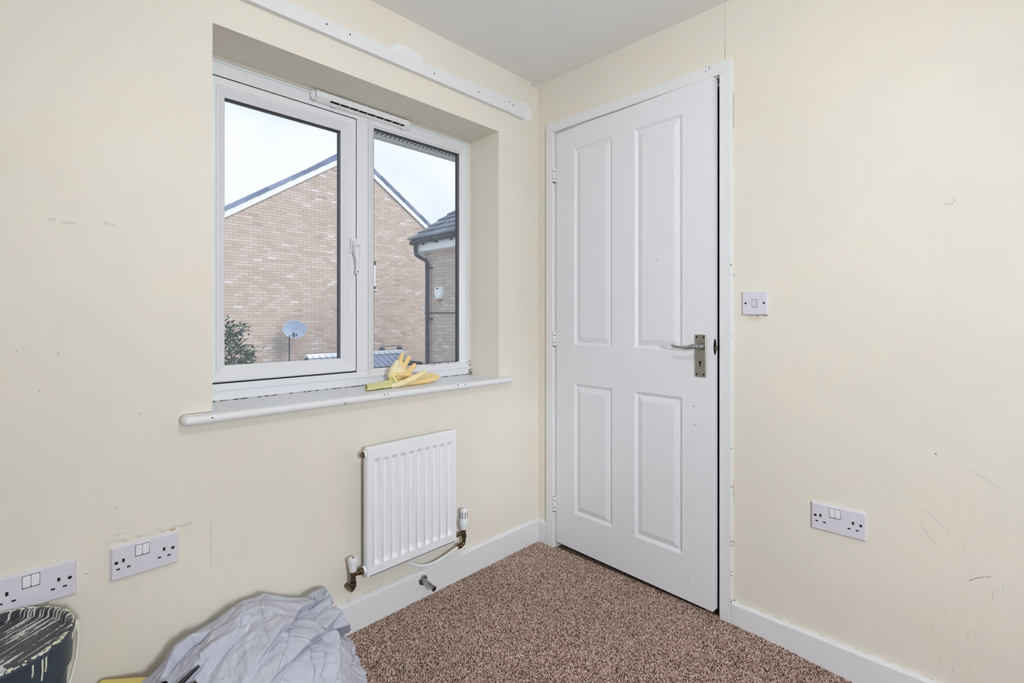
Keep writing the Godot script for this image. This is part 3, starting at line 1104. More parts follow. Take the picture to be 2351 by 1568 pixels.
# ------------------------------------------------------------------ radiator
func radiator() -> void:
	var t = thing("radiator", "small white panel radiator on the wall under the window", "radiator", V(-0.779, 0.4275, 0.07))
	var o = -t.position
	var x0 = -0.981
	var x1 = -0.577
	var y0 = 0.2025
	var y1 = 0.6525
	var zf = 0.07
	var white = mat(c8(238, 239, 241), 0.32)
	var b = MB.new()
	# front sheet with ten pressed channels
	var xs = [x0 + 0.004, x0 + 0.012]
	var inx = [0.0, 0.0]
	var pitch = 0.0363
	for i in 10:
		var a = x0 + 0.0275 + i * pitch
		for q in [[0.0, 0.0], [0.0016, 0.9], [0.0034, 1.0], [0.014, 0.97], [0.0200, 0.5], [0.0255, 0.04], [0.0266, 0.0]]:
			xs.append(a + q[0])
			inx.append(q[1])
	xs.append_array([x1 - 0.008, x1 - 0.004])
	inx.append_array([0.0, 0.0])
	var yy = [y0 + 0.004, y0 + 0.0325, y0 + 0.0345, y0 + 0.044, y0 + 0.05, y1 - 0.053, y1 - 0.051, y1 - 0.0385, y1 - 0.037, y1 - 0.004]
	var iny = [0.0, 0.0, 0.05, 0.85, 1.0, 1.0, 0.95, 0.08, 0.0, 0.0]
	var rows = []
	for j in yy.size():
		var rg = PackedVector3Array()
		for i in xs.size():
			rg.append(V(xs[i] + (0.004 if inx[i] > 0.8 and iny[j] > 0.5 else 0.0), yy[j], zf - 0.0125 * inx[i] * iny[j]) + o)
		rows.append(rg)
	b.grid(rows)
	# rolled rim
	var rim = [[x0, y0], [x1, y0], [x1, y1], [x0, y1]]
	for q in 4:
		var p = (q + 1) % 4
		var a = V(rim[q][0], rim[q][1], zf - 0.006) + o
		var c = V(rim[p][0], rim[p][1], zf - 0.006) + o
		var ia = V(clampf(rim[q][0], x0 + 0.004, x1 - 0.004), clampf(rim[q][1], y0 + 0.004, y1 - 0.004), zf) + o
		var ic = V(clampf(rim[p][0], x0 + 0.004, x1 - 0.004), clampf(rim[p][1], y0 + 0.004, y1 - 0.004), zf) + o
		b.quad(a, c, ic, ia)
		b.quad(a - V(0, 0, 0.018), c - V(0, 0, 0.018), c, a)
	b.quad(V(x1, y0, zf - 0.024) + o, V(x0, y0, zf - 0.024) + o, V(x0, y1, zf - 0.024) + o, V(x1, y1, zf - 0.024) + o)
	part("panel", b.mesh(), white, t)
	# top grille roll and bottom seam
	b = MB.new()
	b.bev(at(V((x0 + x1) / 2, y1 + 0.001, zf - 0.014) + o), V(x1 - x0 - 0.004, 0.010, 0.026), 0.004)
	part("top_edge", b.mesh(), white, t)
	b = MB.new()
	b.bev(at(V((x0 + x1) / 2, y0 - 0.0045, zf - 0.016) + o), V(x1 - x0 - 0.01, 0.010, 0.014), 0.003)
	part("bottom_edge", b.mesh(), white, t)
	b = MB.new()
	b.box(V(x0 + 0.012, y0 + 0.0006, zf - 0.0075) + o, V(x1 - 0.012, y0 + 0.0022, zf - 0.0015) + o)
	part("seam", b.mesh(), M.gap, t)
	# wall brackets
	for x in [x0 + 0.08, x1 - 0.08]:
		b = MB.new()
		b.box(V(x - 0.012, y0 + 0.03, 0.0) + o, V(x + 0.012, y1 - 0.05, 0.004) + o)
		b.box(V(x - 0.010, y0 + 0.05, 0.003) + o, V(x + 0.010, y0 + 0.08, zf - 0.024) + o)
		b.box(V(x - 0.010, y1 - 0.09, 0.003) + o, V(x + 0.010, y1 - 0.06, zf - 0.024) + o)
		part("bracket", b.mesh(), white, t)
	# bleed plug at the top left
	b = MB.new()
	var zc = zf - 0.014
	b.lathe(at(V(x0, 0.634, zc) + o, Basis(Vector3.BACK, PI / 2)), [Vector2(0.0135, 0.0), Vector2(0.0135, 0.006), Vector2(0.012, 0.008)], 16)
	part("boss", b.mesh(), white, t)
	b = MB.new()
	b.lathe(at(V(x0 - 0.006, 0.634, zc) + o, Basis(Vector3.BACK, PI / 2)), [Vector2(0.0105, 0.0), Vector2(0.0105, 0.008), Vector2(0.0105, 0.008), Vector2(0.004, 0.009), Vector2(0.0, 0.007)], 6)
	part("bleed_plug", b.mesh(), M.brass, t)
	# lockshield valve, bottom left
	var lx = -1.025
	var lz = 0.052
	b = MB.new()
	b.tube([V(lx + 0.006, 0.226, lz) + o, V(x0 + 0.01, 0.226, lz) + o], 0.0085, 14)
	b.lathe(at(V(x0 - 0.010, 0.226, lz) + o, Basis(Vector3.BACK, PI / 2)), [Vector2(0.0, -0.001), Vector2(0.0125, 0.0), Vector2(0.0125, 0.0), Vector2(0.0125, 0.013), Vector2(0.0125, 0.013), Vector2(0.0, 0.014)], 6)
	b.tube([V(lx, 0.246, lz) + o, V(lx, 0.205, lz) + o], 0.0095, 14)
	b.lathe(at(V(lx, 0.184, lz) + o), [Vector2(0.0, 0.0), Vector2(0.0125, 0.0), Vector2(0.0125, 0.0), Vector2(0.0125, 0.016), Vector2(0.0125, 0.016), Vector2(0.0, 0.017)], 6)
	b.tube([V(lx, 0.198, lz) + o, V(lx, 0.178, lz - 0.002) + o, V(lx, 0.169, lz - 0.010) + o, V(lx + 0.001, 0.168, lz - 0.024) + o, V(lx + 0.001, 0.168, 0.0) + o], 0.0085, 12)
	var valve = part("lockshield_valve", b.mesh(), M.brass, t)
	b = MB.new()
	b.lathe(at(V(lx, 0.2375, lz) + o), [Vector2(0.0126, 0.0), Vector2(0.0162, 0.030), Vector2(0.0186, 0.036), Vector2(0.0186, 0.036), Vector2(0.0180, 0.0445), Vector2(0.0180, 0.0445), Vector2(0.0000, 0.047)], 7)
	part("valve_cap", b.mesh(), white, valve)
	b = MB.new()
	b.lathe(at(V(lx, 0.2842, lz) + o), [Vector2(0.0035, 0.0), Vector2(0.0035, 0.0010), Vector2(0.0, 0.0010)], 10)
	part("cap_screw", b.mesh(), M.gap, valve)
	b = MB.new()
	b.lathe(at(V(x0 + 0.002, 0.226, lz) + o, Basis(Vector3.BACK, PI / 2)), [Vector2(0.014, -0.004), Vector2(0.014, 0.007), Vector2(0.0115, 0.010)], 14)
	part("union_boss", b.mesh(), white, valve)
	# thermostatic valve, bottom right
	var tx = -0.5215
	var tz = 0.046
	b = MB.new()
	b.tube([V(tx, 0.232, tz) + o, V(tx, 0.176, tz) + o, V(tx - 0.003, 0.166, tz) + o, V(tx - 0.012, 0.162, tz) + o, V(tx - 0.034, 0.1605, tz) + o], 0.0085, 14)
	b.lathe(at(V(tx, 0.190, tz) + o), [Vector2(0.0, 0.0), Vector2(0.0115, 0.0), Vector2(0.0115, 0.0), Vector2(0.0115, 0.014), Vector2(0.0115, 0.014), Vector2(0.0, 0.014)], 6)
	b.lathe(at(V(tx - 0.017, 0.1615, tz) + o, Basis(Vector3.BACK, PI / 2)), [Vector2(0.0, 0.0), Vector2(0.0115, 0.0), Vector2(0.0115, 0.0), Vector2(0.0115, 0.013), Vector2(0.0115, 0.013), Vector2(0.0, 0.013)], 6)
	b.tube([V(tx - 0.004, 0.212, tz) + o, V(x1 - 0.01, 0.214, tz + 0.004) + o], 0.008, 12)
	var trv = part("thermostatic_valve", b.mesh(), M.brass, t)
	b = MB.new()
	b.lathe(at(V(tx, 0.227, tz) + o), [Vector2(0.0150, 0.0), Vector2(0.0162, 0.004), Vector2(0.0162, 0.010), Vector2(0.0162, 0.010), Vector2(0.0198, 0.013), Vector2(0.0198, 0.036), Vector2(0.0180, 0.040), Vector2(0.0180, 0.040), Vector2(0.0168, 0.042), Vector2(0.0168, 0.078), Vector2(0.0150, 0.083), Vector2(0.0072, 0.086), Vector2(0.0000, 0.0865)], 24)
	part("valve_head", b.mesh(), white, trv)
	b = MB.new()
	for i in 9:
		var a = TAU * i / 9.0 + 0.5
		b.xbox(at(V(tx + cos(a) * 0.0164, 0.2875, tz + sin(a) * 0.0164) + o, Basis(Vector3.UP, -a)), V(0.0014, 0.026, 0.0026))
	part("vent_groove", b.mesh(), M.black, trv)
	# white feed pipe that runs back to the wall
	b = MB.new()
	var cp = []
	var cv = Curve3D.new()
	for p in [V(tx - 0.030, 0.160, tz), V(-0.60, 0.150, tz), V(-0.655, 0.139, tz - 0.002), V(-0.70, 0.135, 0.036), V(-0.735, 0.142, 0.022), V(-0.76, 0.153, 0.004), V(-0.765, 0.156, -0.004)]:
		cv.add_point(p + o)
	for i in 25:
		cp.append(cv.sample_baked(cv.get_baked_length() * i / 24.0, true))
	b.tube(cp, 0.0058, 10)
	part("feed_pipe", b.mesh(), white, t)

# ------------------------------------------------------------------ sockets and switch
func plate_mesh(w: float, h: float) -> ArrayMesh:
	# face plate in the xy plane, its back on z = 0; bevelled rim
	var b = MB.new()
	var d = 0.0095
	var e = 0.0035
	var o = [V(-w / 2, -h / 2, 0), V(w / 2, -h / 2, 0), V(w / 2, h / 2, 0), V(-w / 2, h / 2, 0)]
	var m = []
	var f = []
	for p in o:
		m.append(V(p.x, p.y, d - 0.004))
		f.append(V(p.x - signf(p.x) * e, p.y - signf(p.y) * e, d))
	b.quad(f[0], f[1], f[2], f[3])
	for q in 4:
		var p = (q + 1) % 4
		b.quad(m[q], m[p], f[p], f[q])
		b.quad(o[q], o[p], m[p], m[q])
	b.quad(o[3], o[2], o[1], o[0])
	return b.mesh()

func double_socket(label: String, p: Vector3, turn: float) -> Node3D:
	var t = thing("double_socket", label, "socket", p, turn, "white double wall sockets")
	part("face_plate", plate_mesh(0.147, 0.0865), M.plastic, t)
	var z = 0.0095
	for s in [-1.0, 1.0]:
		# rocker, pressed in at its foot
		var b = MB.new()
		var cx: float = -0.0075 + s * 0.0074
		b.bev(at(V(cx, 0.0205, z - 0.001), Basis(Vector3.RIGHT, 0.10)), V(0.0142, 0.0275, 0.006), 0.001)
		part("rocker", b.mesh(), M.rocker, t)
		var ex: float = -0.0475 if s < 0 else 0.0405
		b = MB.new()
		b.box(V(ex - 0.0027, 0.0005, z - 0.003), V(ex + 0.0027, 0.0095, z + 0.0004))
		part("earth_slot", b.mesh(), M.black, t)
		for q in [-0.0105, 0.0110]:
			b = MB.new()
			b.box(V(ex + q - 0.0038, -0.0168, z - 0.003), V(ex + q + 0.0038, -0.0128, z + 0.0004))
			part("pin_slot", b.mesh(), M.black, t)
		b = MB.new()
		b.lathe(at(V(s * 0.0605 + (-0.0015 if s < 0 else 0.0), 0.0025, z - 0.001), Basis(Vector3.RIGHT, PI / 2)), [Vector2(0.0040, 0.0), Vector2(0.0040, 0.0014), Vector2(0.0030, 0.0014), Vector2(0.0, 0.0011)], 14)
		part("screw", b.mesh(), M.black, t)
	var g = MB.new()
	g.box(V(-0.0228, 0.0055, z - 0.001), V(0.0078, 0.0352, z + 0.0002))
	part("rocker_gap", g.mesh(), M.gap, t)
	return t

func sockets() -> void:
	double_socket("white double socket on the window wall, between the paint tub and the radiator", V(-1.5995, 0.4765, 0.0), 0.0)
	double_socket("white double socket just above the paint tub, cut by the photo's left edge", V(-1.8115, 0.4740, 0.0), 0.0)
	double_socket("white double socket on the door wall, low down right of the door", V(0.0, 0.4690, 1.2832), -PI / 2)
	var t = thing("light_switch", "white single light switch on the wall right of the door", "light switch", V(0.0, 1.1685, 1.0340), -PI / 2)
	part("face_plate", plate_mesh(0.0850, 0.0835), M.plastic, t)
	var b = MB.new()
	b.bev(at(V(-0.001, 0.0, 0.0095), Basis(Vector3.RIGHT, -0.09)), V(0.0155, 0.0255, 0.005), 0.001)
	part("rocker", b.mesh(), mat(c8(214, 213, 218), 0.3), t)
	b = MB.new()
	b.box(V(-0.0095, -0.0140, 0.008), V(0.0082, 0.0140, 0.0097))
	part("rocker_gap", b.mesh(), mat(c8(92, 90, 98), 0.6), t)
	for s in [-0.0305, 0.0305]:
		b = MB.new()
		b.lathe(at(V(s, 0.0005, 0.0085), Basis(Vector3.RIGHT, PI / 2)), [Vector2(0.0036, 0.0), Vector2(0.0036, 0.0013), Vector2(0.0026, 0.0013), Vector2(0.0, 0.0010)], 14)
		part("screw", b.mesh(), M.black, t)

func door_stop() -> void:
	var t = thing("door_stop", "chrome tube door stop screwed to the skirting below the radiator", "door stop", V(-0.709, 0.0725, 0.018))
	var along = V(0.03, -0.12, 1.0).normalized()
	var bs = ydir(along)
	var b = MB.new()
	b.lathe(at(V(0, 0, -0.0005), Basis(Vector3.RIGHT, PI / 2)), [Vector2(0.0200, 0.0), Vector2(0.0200, 0.002), Vector2(0.0185, 0.004), Vector2(0.0125, 0.0052), Vector2(0.0, 0.0055)], 24)
	part("flange", b.mesh(), M.chrome, t)
	b = MB.new()
	b.lathe(at(Vector3.ZERO, bs), [Vector2(0.0100, 0.0), Vector2(0.0096, 0.066), Vector2(0.0108, 0.067), Vector2(0.0108, 0.072), Vector2(0.0096, 0.073), Vector2(0.0076, 0.073), Vector2(0.0076, 0.073), Vector2(0.0074, 0.066)], 24)
	part("tube", b.mesh(), M.chrome, t)
	b = MB.new()
	b.lathe(at(Vector3.ZERO, bs), [Vector2(0.0076, 0.0665), Vector2(0.0, 0.0665)], 20)
	part("hollow_end", b.mesh(), M.black, t)

# ------------------------------------------------------------------ gloves on the sill
func lin(c: Color) -> Color:
	return c.srgb_to_linear()

func gloves() -> void:
	var rubber = mat(Color.WHITE, 0.55)
	rubber.vertex_color_use_as_albedo = true
	rubber.subsurf_scatter_enabled = true
	rubber.subsurf_scatter_strength = 0.15
	var ye = lin(c8(234, 228, 156))
	var og = lin(c8(243, 214, 150))
	var pl = lin(c8(246, 232, 196))
	var fl = 0.8387
	# the upright glove: folded cuff, palm leaning on the frame, fingers up
	var dk = lin(c8(206, 160, 84))
	var g1 = [
		[V(-0.768, 0.884, -0.114), V(-0.754, 0.906, -0.118), 0.0165, 0.017, pl], [V(-0.742, 0.880, -0.110), V(-0.738, 0.902, -0.114), 0.0175, 0.0165, pl],
		[V(-0.720, 0.880, -0.106), V(-0.718, 0.892, -0.108), 0.0155, 0.0145, og], [V(-0.758, 0.902, -0.118), V(-0.749, 0.932, -0.108), 0.0155, 0.0118, pl],
		[V(-0.738, 0.904, -0.122), V(-0.711, 0.962, -0.128), 0.0118, 0.0095, og], [V(-0.727, 0.896, -0.110), V(-0.689, 0.950, -0.112), 0.0120, 0.0100, og],
		[V(-0.710, 0.884, -0.100), V(-0.669, 0.916, -0.100), 0.0125, 0.0102, og], [V(-0.704, 0.880, -0.098), V(-0.690, 0.873, -0.094), 0.0125, 0.011, og],
		[V(-0.772, 0.880, -0.112), V(-0.762, 0.856, -0.112), 0.0130, 0.0120, ye], [V(-0.750, 0.862, -0.122), V(-0.705, 0.864, -0.116), 0.0150, 0.0130, dk],
		[V(-0.774, 0.876, -0.094), V(-0.764, 0.859, -0.087), 0.0062, 0.0066, ye], [V(-0.764, 0.859, -0.087), V(-0.742, 0.8505, -0.083), 0.0066, 0.0072, ye],
		[V(-0.742, 0.8505, -0.083), V(-0.712, 0.8555, -0.080), 0.0072, 0.0062, ye], [V(-0.712, 0.8555, -0.080), V(-0.694, 0.868, -0.082), 0.0062, 0.0070, ye],
		[V(-0.770, 0.886, -0.098), V(-0.742, 0.8835, -0.0905), 0.0060, 0.0064, og], [V(-0.742, 0.8835, -0.0905), V(-0.700, 0.879, -0.087), 0.0064, 0.0075, og],
		[V(-0.796, 0.851, -0.124), V(-0.764, 0.850, -0.114), 0.010, 0.012, ye]]
	var cut1 = [[V(-0.758, 0.8715, -0.088), V(-0.714, 0.8680, -0.084), 0.0100, 0.0075]]
	var b = MB.new()
	var o = part(numbered("rubber_glove"), skin_mesh(g1, cut1, 0.0026, 0.0065, fl), rubber, self)
	tag(o, "yellow rubber glove propped upright with its fingers in the air", "glove", "yellow rubber gloves on the sill")
	# the flat glove in front of it: cuff to the left, fingers to the right, thumb raised
	var tb = lin(c8(246, 228, 178))
	var g2 = [
		[V(-0.800, 0.848, -0.060), V(-0.745, 0.851, -0.066), 0.0090, 0.0115, pl], [V(-0.800, 0.848, -0.092), V(-0.745, 0.851, -0.092), 0.0090, 0.0115, pl],
		[V(-0.745, 0.851, -0.066), V(-0.670, 0.852, -0.074), 0.0115, 0.0125, og], [V(-0.745, 0.851, -0.092), V(-0.670, 0.853, -0.098), 0.0115, 0.0125, og],
		[V(-0.780, 0.850, -0.054), V(-0.712, 0.869, -0.050), 0.0105, 0.0125, tb], [V(-0.712, 0.869, -0.050), V(-0.656, 0.891, -0.046), 0.0125, 0.0098, tb],
		[V(-0.672, 0.851, -0.072), V(-0.620, 0.850, -0.074), 0.0118, 0.0105, og], [V(-0.620, 0.850, -0.074), V(-0.566, 0.856, -0.078), 0.0108, 0.0088, og],
		[V(-0.672, 0.854, -0.088), V(-0.616, 0.855, -0.094), 0.0118, 0.0105, og], [V(-0.616, 0.855, -0.094), V(-0.554, 0.862, -0.098), 0.0105, 0.0085, og],
		[V(-0.672, 0.856, -0.102), V(-0.612, 0.861, -0.112), 0.0110, 0.0100, og], [V(-0.612, 0.861, -0.112), V(-0.568, 0.869, -0.117), 0.0098, 0.0080, og],
		[V(-0.675, 0.860, -0.110), V(-0.628, 0.877, -0.120), 0.0105, 0.0085, lin(c8(240, 214, 150))]]
	b = MB.new()
	b.tint = ye
	var rows = []
	for q in [[-0.906, 0.8465, 0.030, 0.0050, 0.006], [-0.900, 0.8462, 0.034, 0.0062, 0.004], [-0.870, 0.8462, 0.034, 0.0062, 0.0], [-0.840, 0.8466, 0.033, 0.0066, -0.001], [-0.812, 0.8472, 0.031, 0.0078, 0.0], [-0.790, 0.8482, 0.027, 0.0092, 0.0], [-0.770, 0.849, 0.020, 0.0095, 0.0]]:
		var ring = PackedVector3Array()
		for j in 28:
			var a = TAU * j / 28.0
			var y: float = q[1] + sin(a) * q[3] + sin(q[0] * 130.0 + cos(a) * 3.0) * 0.0012 + maxf(cos(a), 0.0) * 0.011 * smoothstep(-0.77, -0.83, q[0])
			ring.append(V(q[0] + cos(a) * 0.014 + (0.004 * sin(a) if q[0] < -0.89 else 0.0), maxf(y, fl + 0.0002), -0.080 + q[4] - cos(a) * q[2]))
		rows.append(ring)
	b.grid(rows, true, true)
	o = part(numbered("rubber_glove"), joined([skin_mesh(g2, [], 0.0026, 0.006, fl), b.mesh()]), rubber, self)
	tag(o, "yellow rubber glove lying flat, cuff to the left, fingers to the right", "glove", "yellow rubber gloves on the sill")

func joined(list: Array) -> ArrayMesh:
	var b = MB.new()
	for m in list:
		var a = m.surface_get_arrays(0)
		var at0 = b.v.size()
		b.v.append_array(a[Mesh.ARRAY_VERTEX])
		b.n.append_array(a[Mesh.ARRAY_NORMAL])
		b.uv.append_array(a[Mesh.ARRAY_TEX_UV])
		b.col.append_array(a[Mesh.ARRAY_COLOR])
		for q in a[Mesh.ARRAY_INDEX]:
			b.ix.append(q + at0)
	return b.mesh()

# ------------------------------------------------------------------ paint tub, sheet, sponge, sealant gun
func corner_clutter() -> void:
	# low step that carries the tub, sponge and gun (below the frame)
	var t = thing("step_platform", "low bare timber step by the window wall under the paint tub", "step", V(-1.78, 0.0, 0.24))
	part("top", box_mesh(V(-0.32, 0.130, -0.21), V(0.30, 0.155, 0.20), 0.003), M.timber, t)
	for x in [-0.29, 0.27]:
		part("leg", box_mesh(V(x - 0.02, 0.0, -0.19), V(x + 0.02, 0.130, 0.18), 0.002), M.timber, t)

	tub()

	var b = MB.new()
	var d = V(0.086, 0, 0.073).normalized()
	var q = V(-d.z, 0, d.x)
	var bs = Basis(d, Vector3.UP, d.cross(Vector3.UP))
	b.bev(at(V(-1.649, 0.1805, 0.0635) + q * 0.034, bs), V(0.113, 0.049, 0.068), 0.005)
	var spm = mat(c8(234, 214, 126), 0.95)
	var nt = NoiseTexture2D.new()
	nt.width = 256
	nt.height = 256
	nt.seamless = true
	var fn = FastNoiseLite.new()
	fn.noise_type = FastNoiseLite.TYPE_CELLULAR
	fn.frequency = 0.06
	nt.noise = fn
	nt.as_normal_map = true
	spm.normal_enabled = true
	spm.normal_texture = nt
	spm.uv1_triplanar = true
	spm.uv1_scale = V(20, 20, 20)
	var o = part(numbered("sponge"), b.mesh(), spm, self)
	tag(o, "yellow decorator's sponge block between the paint tub and the grey sheet", "sponge")

	sealant_gun()
	dust_sheet()

func tub() -> void:
	var c = V(-1.895, 0.155, 0.163)
	var t = thing("paint_tub", "dark grey paint tub smeared with cream paint, lid on", "paint tub", c)
	var R = 0.1415
	var H = 0.290
	# smears of cream paint as a texture
	var im = Image.create(1024, 512, false, Image.FORMAT_RGB8)
	im.fill(c8(58, 62, 68))
	var n = FastNoiseLite.new()
	n.seed = 4
	n.frequency = 0.012
	n.fractal_octaves = 5
	for y in 512:
		for x in 1024:
			var s = n.get_noise_2d(x * 0.45 + y * 0.5, y * 3.4 + x * 1.5)
			var u = n.get_noise_2d(x * 3.0 + 900.0, y * 3.0)
			var a = smoothstep(0.16, 0.24, s + u * 0.22)
			var g = 58.0 + 12.0 * n.get_noise_2d(x * 0.4, y * 0.4)
			im.set_pixel(x, y, c8(g, g + 3, g + 9).lerp(c8(218, 222, 212), a * 0.9))
	var lidm = tex_mat(im, 0.45)
	var dark = mat(c8(52, 62, 74), 0.42)
	var b = MB.new()
	b.lathe(at(Vector3.ZERO), [Vector2(0.0, 0.0), Vector2(R * 0.86, 0.0), Vector2(R * 0.88, 0.004), Vector2(R * 0.935, H - 0.078), Vector2(R * 0.935, H - 0.078), Vector2(R * 0.985, H - 0.076), Vector2(R * 0.985, H - 0.076), Vector2(R * 0.995, H - 0.040), Vector2(R * 0.985, H - 0.020)], 48)
	part("body", b.mesh(), dark, t)
	b = MB.new()
	b.lathe(at(Vector3.ZERO), [Vector2(R * 1.0, H - 0.004), Vector2(R * 0.985, H + 0.001), Vector2(R * 0.945, H + 0.0005), Vector2(R * 0.925, H - 0.003), Vector2(R * 0.915, H - 0.013), Vector2(R * 0.90, H - 0.0145), Vector2(0.0, H - 0.0145)], 64)
	b.uv.clear()
	for p in b.v: # the lid's texture lies on it from above
		b.uv.append(Vector2(0.5 + p.x / R * 0.46, 0.5 + p.z / R * 0.46))
	var lid = part("lid", b.mesh(), lidm, t)
	b = MB.new()
	b.lathe(at(Vector3.ZERO), [Vector2(R * 0.985, H - 0.034), Vector2(R * 1.003, H - 0.032), Vector2(R * 1.008, H - 0.012), Vector2(R * 1.008, H - 0.012), Vector2(R * 1.018, H - 0.011), Vector2(R * 1.018, H - 0.005), Vector2(R * 1.0, H - 0.002)], 64)
	part("lid_rim", b.mesh(), dark, lid)
	# thick dried paint along the rim and in drips
	var cream = mat(c8(222, 222, 200), 0.55)
	b = MB.new()
	for i in 420:
		var a = rng.randf_range(-2.1, 1.3)
		if rng.randf() > 0.22 + 0.7 * smoothstep(-0.5, -1.5, a) + 0.3 * smoothstep(0.35, 0.15, absf(a - 0.75)):
			continue
		var rr = R * rng.randf_range(0.975, 1.010)
		b.bev(at(V(cos(a) * rr, H + rng.randf_range(-0.002, 0.0015), sin(a) * rr), Basis(Vector3.UP, -a + rng.randf_range(-0.5, 0.5)) * Basis(Vector3.RIGHT, rng.randf_range(-0.3, 0.3))), V(rng.randf_range(0.002, 0.005), rng.randf_range(0.001, 0.0026), rng.randf_range(0.002, 0.008)), 0.0006)
	for s in [[1.02, -0.036], [0.85, -0.042], [0.28, -0.03], [0.18, -0.03], [0.9, -0.055]]:
		var p0 = V(cos(s[0]) * R * 1.005, H - 0.008, sin(s[0]) * R * 1.005)
		b.tube([p0, p0 + V(0, s[1] * 0.5, 0.001), V(p0.x * 0.985, H + s[1], p0.z * 0.985)], 0.0016, 6)
	part("dried_paint", b.mesh(), cream, lid).set_meta("kind", "stuff")
	# paper label on the lid
	b = MB.new()
	b.bev(at(V(-0.005, H - 0.0138, 0.088), Basis(Vector3.UP, 0.35)), V(0.075, 0.0008, 0.05), 0.0)
	part("paper_label", b.mesh(), mat(c8(226, 226, 230), 0.6), lid)
	# wire handle hanging at the right
	b = MB.new()
	var path = []
	for i in 25:
		var a = PI * i / 24.0
		var ang = lerpf(-0.10, PI - 0.10, float(i) / 24.0)
		var drop = pow(sin(a), 1.35) * 0.165
		var rr = R * 1.055
		path.append(V(cos(ang) * rr, H - 0.026 - drop, sin(ang) * rr))
	b.tube(path, 0.0032, 8)
	part("handle", b.mesh(), mat(c8(214, 214, 196), 0.5), t)
	for s in [-0.10, PI - 0.10]:
		b = MB.new()
		b.bev(at(V(cos(s) * R * 1.03, H - 0.028, sin(s) * R * 1.03), Basis(Vector3.UP, -s)), V(0.016, 0.024, 0.02), 0.004)
		part("handle_lug", b.mesh(), cream, t)

func sealant_gun() -> void:
	var black = mat(c8(24, 26, 28), 0.4)
	var t = thing("sealant_gun", "black sealant gun, its pointed nozzle lying on the grey sheet", "tool", V(-1.575, 0.24, 0.25))
	var o = -t.position
	var b = MB.new()
	b.tube([V(-1.583, 0.247, 0.268) + o, V(-1.567, 0.255, 0.264) + o, V(-1.534, 0.2685, 0.257) + o, V(-1.531, 0.2695, 0.2565) + o], 0.008, 14, [0.0062, 0.0058, 0.0032, 0.0018])
	part("nozzle", b.mesh(), black, t)
	b = MB.new()
	b.lathe(at(V(-1.601, 0.232, 0.238) + o), [Vector2(0.0, 0.0), Vector2(0.0105, 0.0), Vector2(0.0105, 0.018), Vector2(0.009, 0.022), Vector2(0.007, 0.023), Vector2(0.007, 0.023), Vector2(0.006, 0.012)], 20)
	part("collar", b.mesh(), black, t)
	b = MB.new()
	b.tube([V(-1.625, 0.232, 0.285) + o, V(-1.575, 0.236, 0.287) + o, V(-1.542, 0.243, 0.280) + o], 0.013, 14, [0.013, 0.012, 0.009])
	part("barrel", b.mesh(), black, t)

